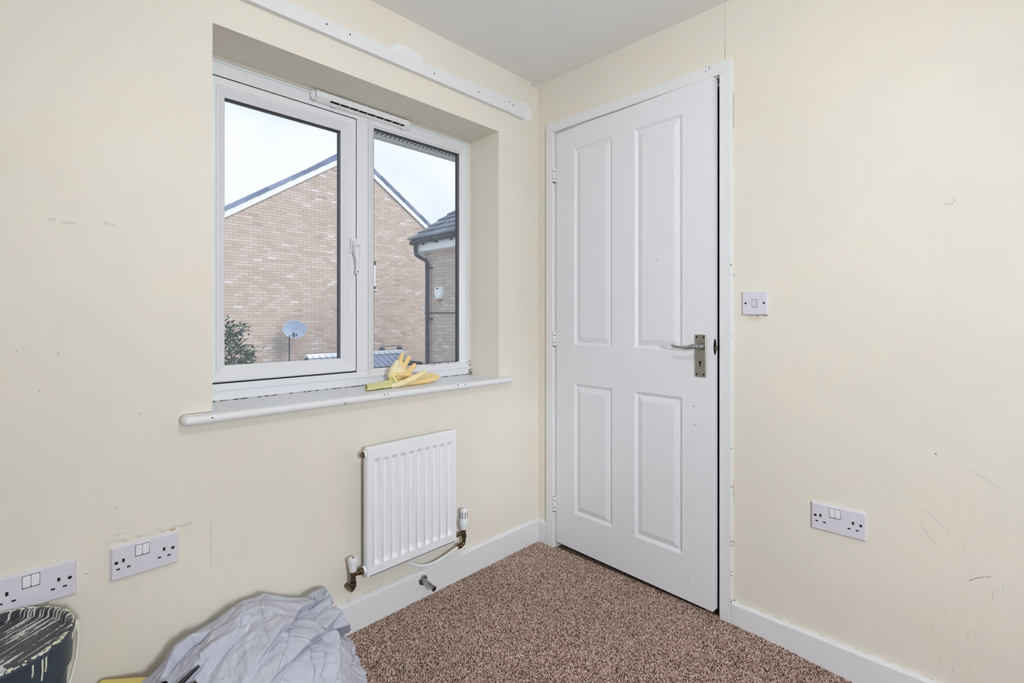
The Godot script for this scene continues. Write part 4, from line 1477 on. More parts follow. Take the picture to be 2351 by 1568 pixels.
func dust_sheet() -> void:
	# cloth heaped over the end of the step: crest along the wall, falling to the carpet;
	# each crease is a line across it with a lip on its right-hand side and a hollow on its left
	var crest: Array[Vector3] = [V(-1.590, 0.151, 0.050), V(-1.557, 0.186, 0.045), V(-1.522, 0.218, 0.045), V(-1.474, 0.238, 0.050), V(-1.424, 0.260, 0.055), V(-1.374, 0.280, 0.060), V(-1.339, 0.276, 0.065), V(-1.314, 0.280, 0.070), V(-1.270, 0.240, 0.065), V(-1.200, 0.203, 0.055), V(-1.126, 0.196, 0.050), V(-1.108, 0.129, 0.045), V(-1.089, 0.067, 0.042), V(-1.061, 0.028, 0.042), V(-1.036, 0.008, 0.050)]
	var foot: Array[Vector3] = [V(-1.720, 0.157, 0.360), V(-1.700, 0.100, 0.480), V(-1.660, 0.040, 0.540), V(-1.610, 0.012, 0.560), V(-1.560, 0.012, 0.570), V(-1.510, 0.012, 0.570), V(-1.460, 0.012, 0.570), V(-1.410, 0.012, 0.570), V(-1.360, 0.012, 0.560), V(-1.310, 0.012, 0.550), V(-1.260, 0.012, 0.520), V(-1.210, 0.012, 0.470), V(-1.165, 0.012, 0.410), V(-1.120, 0.010, 0.340), V(-1.085, 0.008, 0.255)]
	var nk: int = crest.size()
	var base_at = func(u: float, v: float) -> Vector3:
		var k: int = clampi(int(u), 0, nk - 2)
		var c: Vector3 = crest[k].lerp(crest[k + 1], u - k)
		var p: Vector3 = c.lerp(foot[k].lerp(foot[k + 1], u - k), v)
		p.y += sin(PI * pow(v, 0.8)) * 0.10 * clampf(c.y / 0.25, 0.1, 1.0)
		return p
	# creases as (u, v) with height of the lip
	var creases := [
		[0.026, [Vector2(9.95, 0.03), Vector2(8.85, 0.17), Vector2(8.05, 0.25), Vector2(7.05, 0.38), Vector2(5.8, 0.45), Vector2(4.85, 0.53)]],
		[0.032, [Vector2(12.75, 0.06), Vector2(11.0, 0.26), Vector2(9.35, 0.38), Vector2(8.75, 0.40), Vector2(8.2, 0.43), Vector2(7.35, 0.51), Vector2(5.9, 0.57)]],
		[0.014, [Vector2(8.45, 0.42), Vector2(8.3, 0.53), Vector2(8.2, 0.66)]],
		[0.012, [Vector2(9.2, 0.40), Vector2(9.0, 0.52), Vector2(8.65, 0.62)]],
		[0.016, [Vector2(13.3, 0.2), Vector2(11.4, 0.48), Vector2(11.2, 0.62)]],
		[0.014, [Vector2(4.1, 0.08), Vector2(4.9, 0.20), Vector2(4.5, 0.30), Vector2(3.15, 0.37), Vector2(2.4, 0.43)]],
		[0.008, [Vector2(6.5, 0.03), Vector2(6.6, 0.20), Vector2(6.35, 0.32)]],
		[0.026, [Vector2(3.3, 0.16), Vector2(2.5, 0.15), Vector2(1.6, 0.22), Vector2(1.15, 0.32)]],
		[0.016, [Vector2(4.2, 0.30), Vector2(2.95, 0.34), Vector2(2.2, 0.38)]],
		[0.012, [Vector2(7.45, 0.36), Vector2(6.85, 0.49), Vector2(5.7, 0.60)]],
		[0.008, [Vector2(5.2, 0.28), Vector2(3.9, 0.35), Vector2(3.0, 0.42)]],
		[0.014, [Vector2(10.2, 0.42), Vector2(9.9, 0.52), Vector2(9.5, 0.66)]],
		[0.010, [Vector2(6.9, 0.55), Vector2(6.2, 0.62), Vector2(5.2, 0.66)]],
		[0.010, [Vector2(10.4, 0.10), Vector2(9.9, 0.2), Vector2(9.6, 0.32)]]]
	var n := FastNoiseLite.new()
	n.seed = 31
	n.frequency = 1.0
	n.fractal_octaves = 3
	var W: int = 300
	var Hh: int = 170
	var base := []
	for j in Hh + 1:
		var rg := PackedVector3Array()
		for i in W + 1:
			rg.append(base_at.call(float(i) / W * (nk - 1), float(j) / Hh))
		base.append(rg)
	var lines := []
	for c in creases:
		var cv := Curve3D.new()
		var ps: Array = c[1]
		for q in ps.size():
			var tn: Vector2 = (ps[mini(q + 1, ps.size() - 1)] - ps[maxi(q - 1, 0)]) * 0.16
			var p0: Vector3 = base_at.call(ps[q].x, ps[q].y)
			var p1: Vector3 = base_at.call(ps[q].x + tn.x, ps[q].y + tn.y)
			cv.add_point(p0, p0 - p1, p1 - p0)
		var pts := PackedVector3Array()
		for q in 29:
			pts.append(cv.sample_baked(cv.get_baked_length() * q / 28.0))
		lines.append([c[0], pts])
	var rows := []
	for j in 10: # the back, down to the wall
		var v: float = 1.0 - float(j) / 10.0
		var rg := PackedVector3Array()
		for i in W + 1:
			var c: Vector3 = base[0][i]
			rg.append(V(c.x, maxf(c.y - v * v * 0.12, 0.006), lerpf(c.z, 0.021, sqrt(v))))
		rows.append(rg)
	for j in Hh + 1:
		var v: float = float(j) / Hh
		var rg := PackedVector3Array()
		for i in W + 1:
			var p: Vector3 = base[j][i]
			var du: Vector3 = (base[j][mini(i + 1, W)] - base[j][maxi(i - 1, 0)]).normalized()
			var dv: Vector3 = (base[mini(j + 1, Hh)][i] - base[maxi(j - 1, 0)][i]).normalized()
			var nn: Vector3 = dv.cross(du).normalized()
			if nn.y < 0.0:
				nn = -nn
			var up: float = 0.0
			var slide: Vector3 = Vector3.ZERO
			for l in lines:
				var pts: PackedVector3Array = l[1]
				var hgt: float = l[0]
				var best: float = 1e9
				var bq: int = 0
				for q in range(0, 29, 4):
					var dd: float = pts[q].distance_squared_to(p)
					if dd < best:
						best = dd
						bq = q
				if best > 0.03:
					continue
				best = 1e9
				var foot_at: Vector3 = Vector3.ZERO
				var t: float = 0.0
				for q in range(maxi(bq - 4, 0), mini(bq + 4, 28)):
					var ab: Vector3 = pts[q + 1] - pts[q]
					var k: float = (p - pts[q]).dot(ab) / maxf(ab.length_squared(), 1e-9)
					k = clampf(k, -6.0 if q == 0 else 0.0, 6.0 if q == 27 else 1.0)
					var fp: Vector3 = pts[q] + ab * k
					var dd: float = fp.distance_squared_to(p)
					if dd < best:
						best = dd
						foot_at = fp
						t = q + k
				var tq: int = clampi(int(t), 0, 27)
				var d0: Vector3 = pts[tq + 1] - pts[maxi(tq - 1, 0)]
				var d1: Vector3 = pts[mini(tq + 2, 28)] - pts[tq]
				var dir: Vector3 = d0.normalized().lerp(d1.normalized(), clampf(t - tq, 0.0, 1.0)).normalized()
				var side: Vector3 = dir.cross(nn).normalized()
				var s: float = (p - foot_at).dot(side)
				t /= 28.0
				var ends: float = smoothstep(-0.12, 0.22, t) * (1.0 - smoothstep(0.72, 1.12, t))
				if s > 0.0:
					up += hgt * ends * exp(-s / 0.038)
					slide -= side * (hgt * 0.75 * ends * exp(-s / 0.012))
				else:
					up += hgt * ends * (exp(s / 0.0035) * 1.35 - 0.35 * exp(s / 0.03)) - hgt * 0.35 * ends * exp(s / 0.03) * (1.0 - exp(s / 0.006))
					slide -= side * (hgt * 0.75 * ends * exp(s / 0.006))
			var env: float = smoothstep(0.0, 0.12, v)
			up += env * (0.010 * n.get_noise_2d(p.x * 9.0 + p.z * 5.0, p.z * 14.0 - p.x * 4.0) + 0.0022 * n.get_noise_2d(p.x * 60.0 + p.z * 30.0, p.z * 60.0))
			p += nn * up + slide
			p.y = maxf(p.y, 0.004)
			p.z = maxf(p.z, 0.019)
			rg.append(p)
		rows.append(rg)
	var b := MB.new()
	# splashes of cream paint on the cloth, as (u, v) strokes
	var cols := []
	var plain_cloth := lin(c8(198, 200, 212))
	var splash := lin(c8(232, 231, 226))
	for j in rows.size():
		for i in W + 1:
			var q := Vector2(float(i) / W * (nk - 1), float(j - 10) / Hh * 9.0)
			var near := 9.0
			for k in [[6.0, 0.35, 6.9, 0.35], [5.15, 0.29, 4.95, 0.32], [6.05, 0.22, 6.3, 0.25], [3.4, 0.27, 3.55, 0.26]]:
				near = minf(near, q.distance_to(Geometry2D.get_closest_point_to_segment(q, Vector2(k[0], k[1] * 9.0), Vector2(k[2], k[3] * 9.0))))
			cols.append(plain_cloth.lerp(splash, 0.8 * (1.0 - smoothstep(0.04, 0.10, near))))
	b.grid(rows, false, true, cols)
	var cloth := mat(Color.WHITE, 0.92, 0.0, 0.2)
	cloth.vertex_color_use_as_albedo = true
	var o := part(numbered("dust_sheet"), b.mesh(), cloth, self)
	tag(o, "crumpled pale grey cotton dust sheet heaped on the carpet below the window", "dust sheet")

# ------------------------------------------------------------------ carpet
func floor_y(x: float, z: float) -> float:
	return -0.022 * smoothstep(0.98, 1.4, z) * smoothstep(-1.0, -0.2, x)

func carpet() -> void:
	var b = MB.new()
	var rows = []
	for j in 41:
		var rg = PackedVector3Array()
		for i in 41:
			var x = lerpf(WL, 1.2, i / 40.0)
			var z = lerpf(-0.02, ZB, j / 40.0)
			rg.append(V(x, floor_y(x, z) - 0.004, z))
		rows.append(rg)
	b.grid(rows, false, true)
	b.box(V(WL, -0.12, -0.3), V(1.2, -0.04, ZB))
	var im = Image.create(512, 512, false, Image.FORMAT_RGB8)
	for y in 512:
		for x in 512:
			var g = rng.randf()
			im.set_pixel(x, y, c8(70, 54, 47).lerp(c8(205, 184, 170), g * g))
	var fm = mat(Color.WHITE, 0.95, 0.0, 0.1)
	fm.albedo_texture = ImageTexture.create_from_image(im)
	fm.uv1_triplanar = true
	fm.uv1_world_triplanar = true
	fm.uv1_scale = V(1.0, 1.0, 1.0)
	var fl = struct("floor", b.mesh(), fm, "speckled brown and beige twist pile carpet over the whole floor", "carpet")
	# the pile: twisted tufts standing close together where the picture shows them
	var tuft = MB.new()
	var ringn = 4
	var lv = [[0.0016, -0.003, 0.0], [0.0027, 0.0022, 0.0005], [0.0022, 0.0050, 0.0012], [0.0006, 0.0064, 0.0018]]
	var rws = []
	for l in lv:
		var rg = PackedVector3Array()
		for j in ringn:
			var a = TAU * j / ringn + l[1] * 150.0
			rg.append(V(cos(a) * l[0] + l[2], l[1], -sin(a) * l[0]))
		rws.append(rg)
	tuft.grid(rws, true)
	var tm = tuft.mesh()
	var pm = mat(Color.WHITE, 0.95, 0.0, 0.1)
	pm.vertex_color_use_as_albedo = true
	var xf: Array[Transform3D] = []
	var cs = PackedColorArray()
	var pal = [c8(228, 206, 192), c8(212, 186, 172), c8(186, 154, 139), c8(148, 117, 104), c8(102, 78, 70), c8(194, 157, 140), c8(234, 216, 204)]
	var big = FastNoiseLite.new()
	big.seed = 17
	big.frequency = 2.2
	var sp = 0.0033
	for j in int(1.95 / sp):
		for i in int(1.5 / sp):
			var x = -1.5 + (i + rng.randf_range(0.1, 0.9)) * sp
			var z = 0.02 + (j + rng.randf_range(0.1, 0.9)) * sp
			if z > 1.75 + x * 0.55 + 0.25 or x > 0.045:
				continue
			if x > -0.017 and (z < 0.118 or z > 0.906):
				continue
			var bs = Basis(Vector3.UP, rng.randf() * TAU) * Basis(Vector3.RIGHT, rng.randf_range(-0.55, 0.55))
			xf.append(Transform3D(bs.scaled(Vector3.ONE * rng.randf_range(0.62, 0.92)), V(x, floor_y(x, z) - 0.003, z)))
			var c: Color = pal[int(pow(rng.randf(), 1.0) * 6.99)]
			var tone = 1.0 + big.get_noise_2d(x, z) * 0.10
			cs.append(lin(c) * tone)
	var mm = MultiMesh.new()
	mm.transform_format = MultiMesh.TRANSFORM_3D
	mm.use_colors = true
	mm.mesh = tm
	mm.instance_count = xf.size()
	for i in xf.size():
		mm.set_instance_transform(i, xf[i])
		mm.set_instance_color(i, cs[i])
	var mi = MultiMeshInstance3D.new()
	mi.name = "carpet_pile"
	mi.multimesh = mm
	mi.material_override = pm
	mi.set_meta("kind", "stuff")
	fl.add_child(mi)

# ------------------------------------------------------------------ outside
func brick_wall(parent: Node3D, cells: Array, size: Vector3, near: Vector3, most: int, mats: Array) -> void:
	# cells: brick centres with their rotation; the nearest are parts, the rest one mesh
	cells.sort_custom(func(a, b): return a[0].distance_squared_to(near) < b[0].distance_squared_to(near))
	var meshes = []
	for k in 3:
		var b = MB.new()
		b.bev(at(Vector3.ZERO), V(size.x * (0.985 + k * 0.007), size.y * (0.97 + k * 0.02), size.z), 0.0)
		meshes.append(b.mesh())
	var rest = MB.new()
	for i in cells.size():
		var c = cells[i]
		var pick: int = c[2]
		if i < most:
			var o = part("brick", meshes[rng.randi() % 3], mats[pick], parent, c[0])
			o.rotation.y = c[1]
			if c.size() > 3:
				o.scale.x = c[3]
		else:
			rest.tint = lin(mats[pick].albedo_color)
			rest.xbox(Transform3D(Basis(Vector3.UP, c[1]), c[0]), V(size.x * (c[3] if c.size() > 3 else 1.0), size.y, size.z))
	if cells.size() > most:
		var rm = mat(Color.WHITE, 0.9, 0.0, 0.2)
		rm.vertex_color_use_as_albedo = true
		part("brickwork", rest.mesh(), rm, parent).set_meta("kind", "stuff")

func pick_brick() -> int:
	var r = rng.randf()
	return 0 if r < 0.45 else 1 if r < 0.75 else 2 if r < 0.955 else 3 if r < 0.98 else 4

func outside() -> void:
	# own eaves over the window
	var t = thing("trim_3", "white vented soffit and gutter of the eaves above the window", "eaves", V(-0.6, 2.05, -0.5), 0.0, "", "structure")
	var o = -t.position
	var sof = mat(c8(226, 229, 234), 0.5)
	part("soffit", box_mesh(V(-3.0, 2.05, -0.602) + o, V(1.5, 2.062, -0.30) + o), sof, t)
	part("fascia", box_mesh(V(-3.0, 2.046, -0.616) + o, V(1.5, 2.26, -0.600) + o), sof, t)
	var b = MB.new()
	b.box(V(-3.0, 2.26, -0.66) + o, V(1.5, 2.34, -0.30) + o)
	part("roof_edge", b.mesh(), mat(c8(70, 72, 78), 0.8), t)
	b = MB.new()
	var x = -0.95
	while x < 0.35:
		b.xbox(at(V(x, 2.0495, -0.5775) + o, Basis(Vector3.UP, 0.0)), V(0.011, 0.002, 0.024))
		x += 0.0255
	part("vent_slot", b.mesh(), M.gasket, t).set_meta("kind", "stuff")
	b = MB.new()
	var gp = []
	for i in 9:
		var a = PI + PI * i / 8.0
		gp.append(V(-3.0, 2.094 + sin(a) * 0.046, -0.652 + cos(a) * 0.034) + o)
	var gr = []
	for p in gp:
		gr.append(PackedVector3Array([p, p + V(4.5, 0, 0)]))
	b.grid(gr)
	part("gutter", b.mesh(), mat(c8(196, 202, 214), 0.4), t)

	var ground = struct("ground", box_mesh(V(-40, -2.8, -60), V(60, -2.6, 40)), mat(c8(182, 182, 176), 0.95), "unseen paved and grassed back gardens below the window", "ground")  # out of view; pale so that it bounces daylight up to the soffit
	ground.position.y = 0.0

	var bm = []
	for c in [c8(202, 186, 176), c8(194, 177, 166), c8(209, 195, 186), c8(221, 212, 210), c8(184, 164, 155)]:
		bm.append(mat(c, 0.9, 0.0, 0.2))
	var mortar = mat(c8(188, 175, 166), 0.95, 0.0, 0.1)
	var pvc = mat(c8(236, 238, 244), 0.4)
	var slate = mat(c8(112, 128, 160), 0.75)
	var slate2 = mat(c8(96, 112, 144), 0.75)
	var slate3 = mat(c8(130, 144, 172), 0.75)

	gable_house(bm, mortar, pvc, [slate, slate2, slate3])
	wing_house(bm, mortar, pvc, [mat(c8(112, 120, 134), 0.75), mat(c8(98, 106, 122), 0.75), mat(c8(124, 131, 144), 0.75)])
	garden()

func gable_house(bm: Array, mortar: Material, pvc: Material, sl: Array) -> void:
	var Z = -11.6
	var ax = 4.99 # ridge
	var ay = 5.757 # underside of the bargeboards at the ridge
	var sl_t = 0.672
	var L = 0.3
	var R = 7.75
	var t = thing("brick_house", "buff brick gable-end house across the garden", "building", V(ax, -2.6, Z))
	var o = -t.position
	var top = func(x: float) -> float: return ay - sl_t * absf(x - ax)
	var b = MB.new()
	b.prism([V(L, -2.6, Z - 8.0) + o, V(R, -2.6, Z - 8.0) + o, V(R, top.call(R), Z - 8.0) + o, V(ax, ay, Z - 8.0) + o, V(L, top.call(L), Z - 8.0) + o], V(0, 0, 8.0))
	var wall = part("gable_wall", b.mesh(), mortar, t)
	var cells = []
	var row = 0
	var y = -1.2
	while y < ay:
		var bx = L + (0.1125 if row % 2 else 0.0)
		while bx < R - 0.1:
			var cx = bx + 0.1075
			var mid = y + 0.0325
			var x0: float = bx
			var x1: float = bx + 0.215
			if mid > 1.93 and mid < 2.80: # bricks cut round the window
				if x0 < 5.01 and x1 > 5.01:
					x1 = 5.01
				elif x0 < 5.745 and x1 > 5.745:
					x0 = 5.745
				elif x0 >= 5.01 and x1 <= 5.745:
					x1 = x0
			if mid + 0.03 < minf(top.call(x0), top.call(x1)) + 0.15 and x1 - x0 > 0.03:
				cells.append([V((x0 + x1) * 0.5, mid, Z - 0.003) + o, 0.0, pick_brick(), (x1 - x0) / 0.215])
			bx += 0.225
		y += 0.075
		row += 1
	brick_wall(wall, cells, V(0.2145, 0.0635, 0.018), V(2.9, 1.6, Z) + o, 300, bm)
	# window high in the gable
	b = MB.new()
	var wx0 = 5.02
	var wx1 = 5.735
	var wy0 = 1.975
	var wy1 = 2.79
	b.box(V(wx0, wy0, Z - 0.02) + o, V(wx0 + 0.07, wy1, Z + 0.012) + o)
	b.box(V(wx1 - 0.125, wy0, Z - 0.02) + o, V(wx1, wy1, Z + 0.012) + o)
	b.box(V(wx0, wy0, Z - 0.02) + o, V(wx1, wy0 + 0.09, Z + 0.012) + o)
	b.box(V(wx0, wy1 - 0.09, Z - 0.02) + o, V(wx1, wy1, Z + 0.012) + o)
	var wn = part("window", b.mesh(), pvc, t)
	part("pane", box_mesh(V(wx0 + 0.05, wy0 + 0.05, Z - 0.015) + o, V(wx1 - 0.1, wy1 - 0.05, Z + 0.004) + o), mat(c8(40, 48, 60), 0.1), wn)
	part("window_sill", box_mesh(V(wx0 - 0.03, wy0 - 0.045, Z) + o, V(wx1 + 0.04, wy0 - 0.002, Z + 0.05) + o, 0.004), pvc, wn)
	part("painted_lintel_shadow", box_mesh(V(wx0 - 0.01, wy1, Z + 0.001) + o, V(wx1 + 0.03, wy1 + 0.03, Z + 0.012) + o), mat(c8(70, 62, 60), 0.9), wn)  # dark strip standing in for the shade above the window
	# bargeboards and verge tiles, one side after the other
	for s in [-1.0, 1.0]:
		var xe: float = L if s < 0 else 8.02
		var ye: float = top.call(xe)
		b = MB.new()
		var bz = Z + 0.02
		var ring4 = [V(ax, ay, bz) + o, V(xe, ye, bz) + o, V(xe, ye + 0.195, bz) + o, V(ax, ay + 0.195, bz) + o]
		if s > 0:
			pass
		else:
			ring4.reverse()
		b.prism(ring4, V(0, 0, 0.035))
		part("bargeboard", b.mesh(), pvc, t)
		# roof slope
		b = MB.new()
		var up = V(s * 0.0, 1, 0)
		var r4 = [V(ax, ay + 0.195, Z - 8.0) + o, V(xe, ye + 0.195, Z - 8.0) + o, V(xe, ye + 0.225, Z - 8.0) + o, V(ax, ay + 0.225, Z - 8.0) + o]
		if s < 0:
			r4.reverse()
		b.prism(r4, V(0, 0, 8.0 + 0.06))
		var roof = part("roof", b.mesh(), sl[1], t)
		var len = absf(xe - ax)
		var dirn = V(s, -sl_t, 0).normalized()
		var nrm = V(s * sl_t, 1, 0).normalized()
		var step = 0.345
		var cnt = int(len / absf(dirn.x) / step)
		var rest = MB.new()
		for i in cnt:
			var c = V(ax, ay + 0.225, 0) + dirn * (i * step + 0.2) + o
			for k in 3:
				var zz = Z + 0.085 - 0.15 - k * 0.3
				var tb = Basis(dirn, nrm, dirn.cross(nrm))
				tb = tb * Basis(Vector3.BACK, -0.03)
				var m = MB.new()
				if k < 2:
					m.bev(at(Vector3.ZERO, tb), V(0.356, 0.10 if k == 0 else 0.03, 0.296), 0.006)
					part("tile", m.mesh(), sl[rng.randi() % 3], roof, V(c.x, c.y + (0.0 if k == 0 else 0.045), zz + (0 if true else 0)) + V(0, 0, o.z) )
			rest.bev(at(V(c.x, c.y + 0.045, Z - 4.2 + o.z), Basis(dirn, nrm, dirn.cross(nrm)) * Basis(Vector3.BACK, -0.085)), V(0.41, 0.03, 7.3), 0.004)
		part("tile_courses", rest.mesh(), sl[0], roof).set_meta("kind", "stuff")
	b = MB.new()
	for i in 24:
		b.tube([V(ax, ay + 0.245, Z + 0.08 - i * 0.33) + o, V(ax, ay + 0.245, Z + 0.08 - i * 0.33 - 0.325) + o], 0.10, 12)
	part("ridge_tiles", b.mesh(), sl[2], t)

func wing_house(bm: Array, mortar: Material, pvc: Material, sl: Array) -> void:
	var X = 4.71
	var z0 = -7.60 # far corner
	var z1 = -2.6
	var t = thing("brick_house", "nearer buff brick house at the right with grey tiled roof", "building", V(X, -2.6, z0))
	var o = -t.position
	var b = MB.new()
	b.box(V(X, -2.6, z0) + o, V(X + 6.0, 2.62, z1) + o)
	var wall = part("side_wall", b.mesh(), mortar, t)
	var cells = []
	var y = -0.6
	var row = 0
	while y < 2.58:
		var bz = z0 + (0.1125 if row % 2 else 0.0)
		if row % 2:
			cells.append([V(X - 0.003, y + 0.0325, z0 + 0.05) + o, PI / 2, pick_brick()])
			cells.pop_back()
		while bz < z1 - 0.2:
			cells.append([V(X + 0.003, y + 0.0325, bz + 0.1075) + o, PI / 2, pick_brick()])
			bz += 0.225
		y += 0.075
		row += 1
	brick_wall(wall, cells, V(0.2145, 0.0635, 0.018), V(X - 2.0, 1.4, -7.0) + o, 300, bm)
	# eaves: fascia, box end, gutter and downpipe
	part("fascia", box_mesh(V(X - 0.20, 2.61, z0 - 0.10) + o, V(X - 0.17, 2.78, z1) + o), pvc, t)
	part("soffit", box_mesh(V(X - 0.19, 2.605, z0 - 0.10) + o, V(X, 2.62, z1) + o), pvc, t)
	part("box_end", box_mesh(V(X - 0.20, 2.53, z0 - 0.125) + o, V(X + 0.08, 2.80, z0 - 0.09) + o), pvc, t)
	var dark = mat(c8(24, 36, 54), 0.5)
	b = MB.new()
	var rows = []
	for i in 9:
		var a = PI + PI * i / 8.0
		var c = V(X - 0.265 + cos(a) * 0.058, 2.825 + sin(a) * 0.062, 0)
		rows.append(PackedVector3Array([V(c.x, c.y, z0 - 0.17) + o, V(c.x, c.y, z1) + o]))
	b.grid(rows, false, true)
	var cap = []
	for r in rows:
		cap.append(r[0])
	cap.reverse()
	b.poly(cap)
	b.bev(at(V(X - 0.265, 2.815, z0 + 0.62) + o), V(0.13, 0.105, 0.09), 0.01)
	b.bev(at(V(X - 0.265, 2.805, z0 - 0.02) + o), V(0.13, 0.12, 0.16), 0.015)
	var gut = part("gutter", b.mesh(), dark, t)
	for zz in [z0 + 0.22, z0 + 0.72, z0 + 1.22]:
		part("gutter_bracket", box_mesh(V(X - 0.25, 2.735, zz) + o, V(X - 0.20, 2.80, zz + 0.03) + o), dark, gut)
	b = MB.new()
	var dz = z0 + 0.0
	b.tube([V(X - 0.262, 2.78, dz) + o, V(X - 0.262, 2.58, dz) + o, V(X - 0.255, 2.53, dz + 0.02) + o, V(X - 0.22, 2.485, dz + 0.08) + o, V(X - 0.13, 2.42, dz + 0.16) + o, V(X - 0.095, 2.385, dz + 0.19) + o, V(X - 0.085, 2.33, dz + 0.20) + o, V(X - 0.085, -2.6, dz + 0.20) + o], 0.042, 14)
	var dp = part("downpipe", b.mesh(), dark, t)
	for yy in [2.24, 1.09]:
		b = MB.new()
		b.tube([V(X - 0.085, yy - 0.025, dz + 0.20) + o, V(X - 0.085, yy + 0.025, dz + 0.20) + o], 0.049, 14)
		b.box(V(X - 0.05, yy - 0.012, dz + 0.16) + o, V(X - 0.004, yy + 0.012, dz + 0.32) + o)
		part("pipe_clip", b.mesh(), dark, dp)
	for yy in [2.34, 1.72, 0.55, 0.52]:
		b = MB.new()
		b.tube([V(X - 0.085, yy - 0.02, dz + 0.20) + o, V(X - 0.085, yy + 0.02, dz + 0.20) + o], 0.047, 14)
		part("pipe_joint", b.mesh(), dark, dp)
	# black cable along the wall and the end of an overflow pipe
	b = MB.new()
	var cab = []
	for i in 17:
		cab.append(V(X - 0.018, 1.222 + 0.006 * sin(i * 1.9), lerpf(z0 + 0.0, z0 + 1.7, i / 16.0)) + o)
	b.tube(cab, 0.011, 8)
	part("cable", b.mesh(), M.gasket, t)
	b = MB.new()
	b.lathe(at(V(X - 0.004, 1.315, z0 + 0.035) + o, Basis(Vector3.BACK, PI / 2)), [Vector2(0.04, 0.0), Vector2(0.055, 0.05), Vector2(0.06, 0.07), Vector2(0.0, 0.085)], 20)
	part("vent_cowl", b.mesh(), pvc, t)
	# roof
	var e0 = V(X - 0.33, 2.83, 0)
	var rs = V(1.0, 0.65, 0).normalized()
	var rn = V(-0.65, 1.0, 0).normalized()
	b = MB.new()
	var pa = e0 + V(0.03, 0.0, z0 - 0.15) + o
	var pb = e0 + rs * 4.6 + V(0, 0, z0 - 0.15) + o
	b.prism([pa, pb, pb + rn * 0.03, pa + rn * 0.03].map(func(p): return p), V(0, 0, z1 - z0 + 0.15))
	var roof = part("roof", b.mesh(), sl[1], t)
	var gauge = 0.335
	var tw = 0.30
	for i in 10:
		for j in 12:
			var m = MB.new()
			# rolled interlocking tile: a wavy sheet with a thick front lip
			var rg = []
			for q in [[0.0, 0.0], [0.40, 0.0]]:
				var lineo = PackedVector3Array()
				for k in 9:
					var w = k / 8.0
					var hgt = 0.016 * pow(absf(sin(w * PI * 2.0)), 0.8)
					lineo.append(rs * (q[0]) + rn * (0.042 - q[0] * 0.085 + hgt) + V(0, 0, w * tw))
				rg.append(lineo)
			m.grid(rg, false, true)
			var lip = []
			lip.append(PackedVector3Array(rg[0]))
			var low = PackedVector3Array()
			for p in rg[0]:
				low.append(p - rn * 0.036)
			lip.append(low)
			m.grid(lip)
			m.box(V(0, 0, 0), V(0.0005, 0.0005, 0.0005))
			# closed verge side
			for k in [0, 8]:
				m.quad(rg[0][k], rg[1][k], rg[1][k] - rn * 0.02, rg[0][k] - rn * 0.036)
			var off = 0.0 if i % 2 == 0 else tw * 0.5
			part("tile", m.mesh(), sl[rng.randi() % 3], roof, e0 + rs * (i * gauge) + rn * 0.03 + V(0, 0, z0 - 0.17 + j * tw + off * (0.0 if j == 0 else 0.0)) + o)

	# burglar alarm box on that wall
	var a = thing("alarm_box", "white burglar alarm box on the nearer house wall by the downpipe", "alarm box", V(X, 1.64, -7.02))
	b = MB.new()
	var ow = 0.135
	var outl = [V(0, 0.15, -ow), V(0, 0.155, -ow + 0.03), V(0, 0.155, ow - 0.03), V(0, 0.15, ow), V(0, 0.0, ow), V(0, -0.11, ow * 0.55), V(0, -0.11, -ow * 0.55), V(0, 0.0, -ow)]
	var fr = []
	for p in outl:
		fr.append(V(-0.085, p.y * 0.86 + (0.0 if p.y > 0 else 0.0), p.z * 0.78))
	var mid = []
	for p in outl:
		mid.append(V(-0.055, p.y, p.z))
	b.poly(fr)
	for i in 8:
		var k = (i + 1) % 8
		b.quad(mid[i], mid[k], fr[k], fr[i])
		b.quad(outl[i], outl[k], mid[k], mid[i])
	part("cover", b.mesh(), mat(c8(240, 243, 246), 0.4), a)
	b = MB.new()
	b.prism([V(-0.002, -0.11, -ow * 0.55), V(-0.002, -0.11, ow * 0.55), V(-0.002, -0.165, ow * 0.28), V(-0.002, -0.165, -ow * 0.28)], V(-0.06, 0, 0))
	part("strobe", b.mesh(), mat(c8(170, 120, 122), 0.3), a)
	b = MB.new()
	b.bev(at(V(-0.086, 0.115, -0.005)), V(0.004, 0.022, 0.10), 0.001)
	part("dark_panel", b.mesh(), mat(c8(40, 46, 54), 0.3), a)

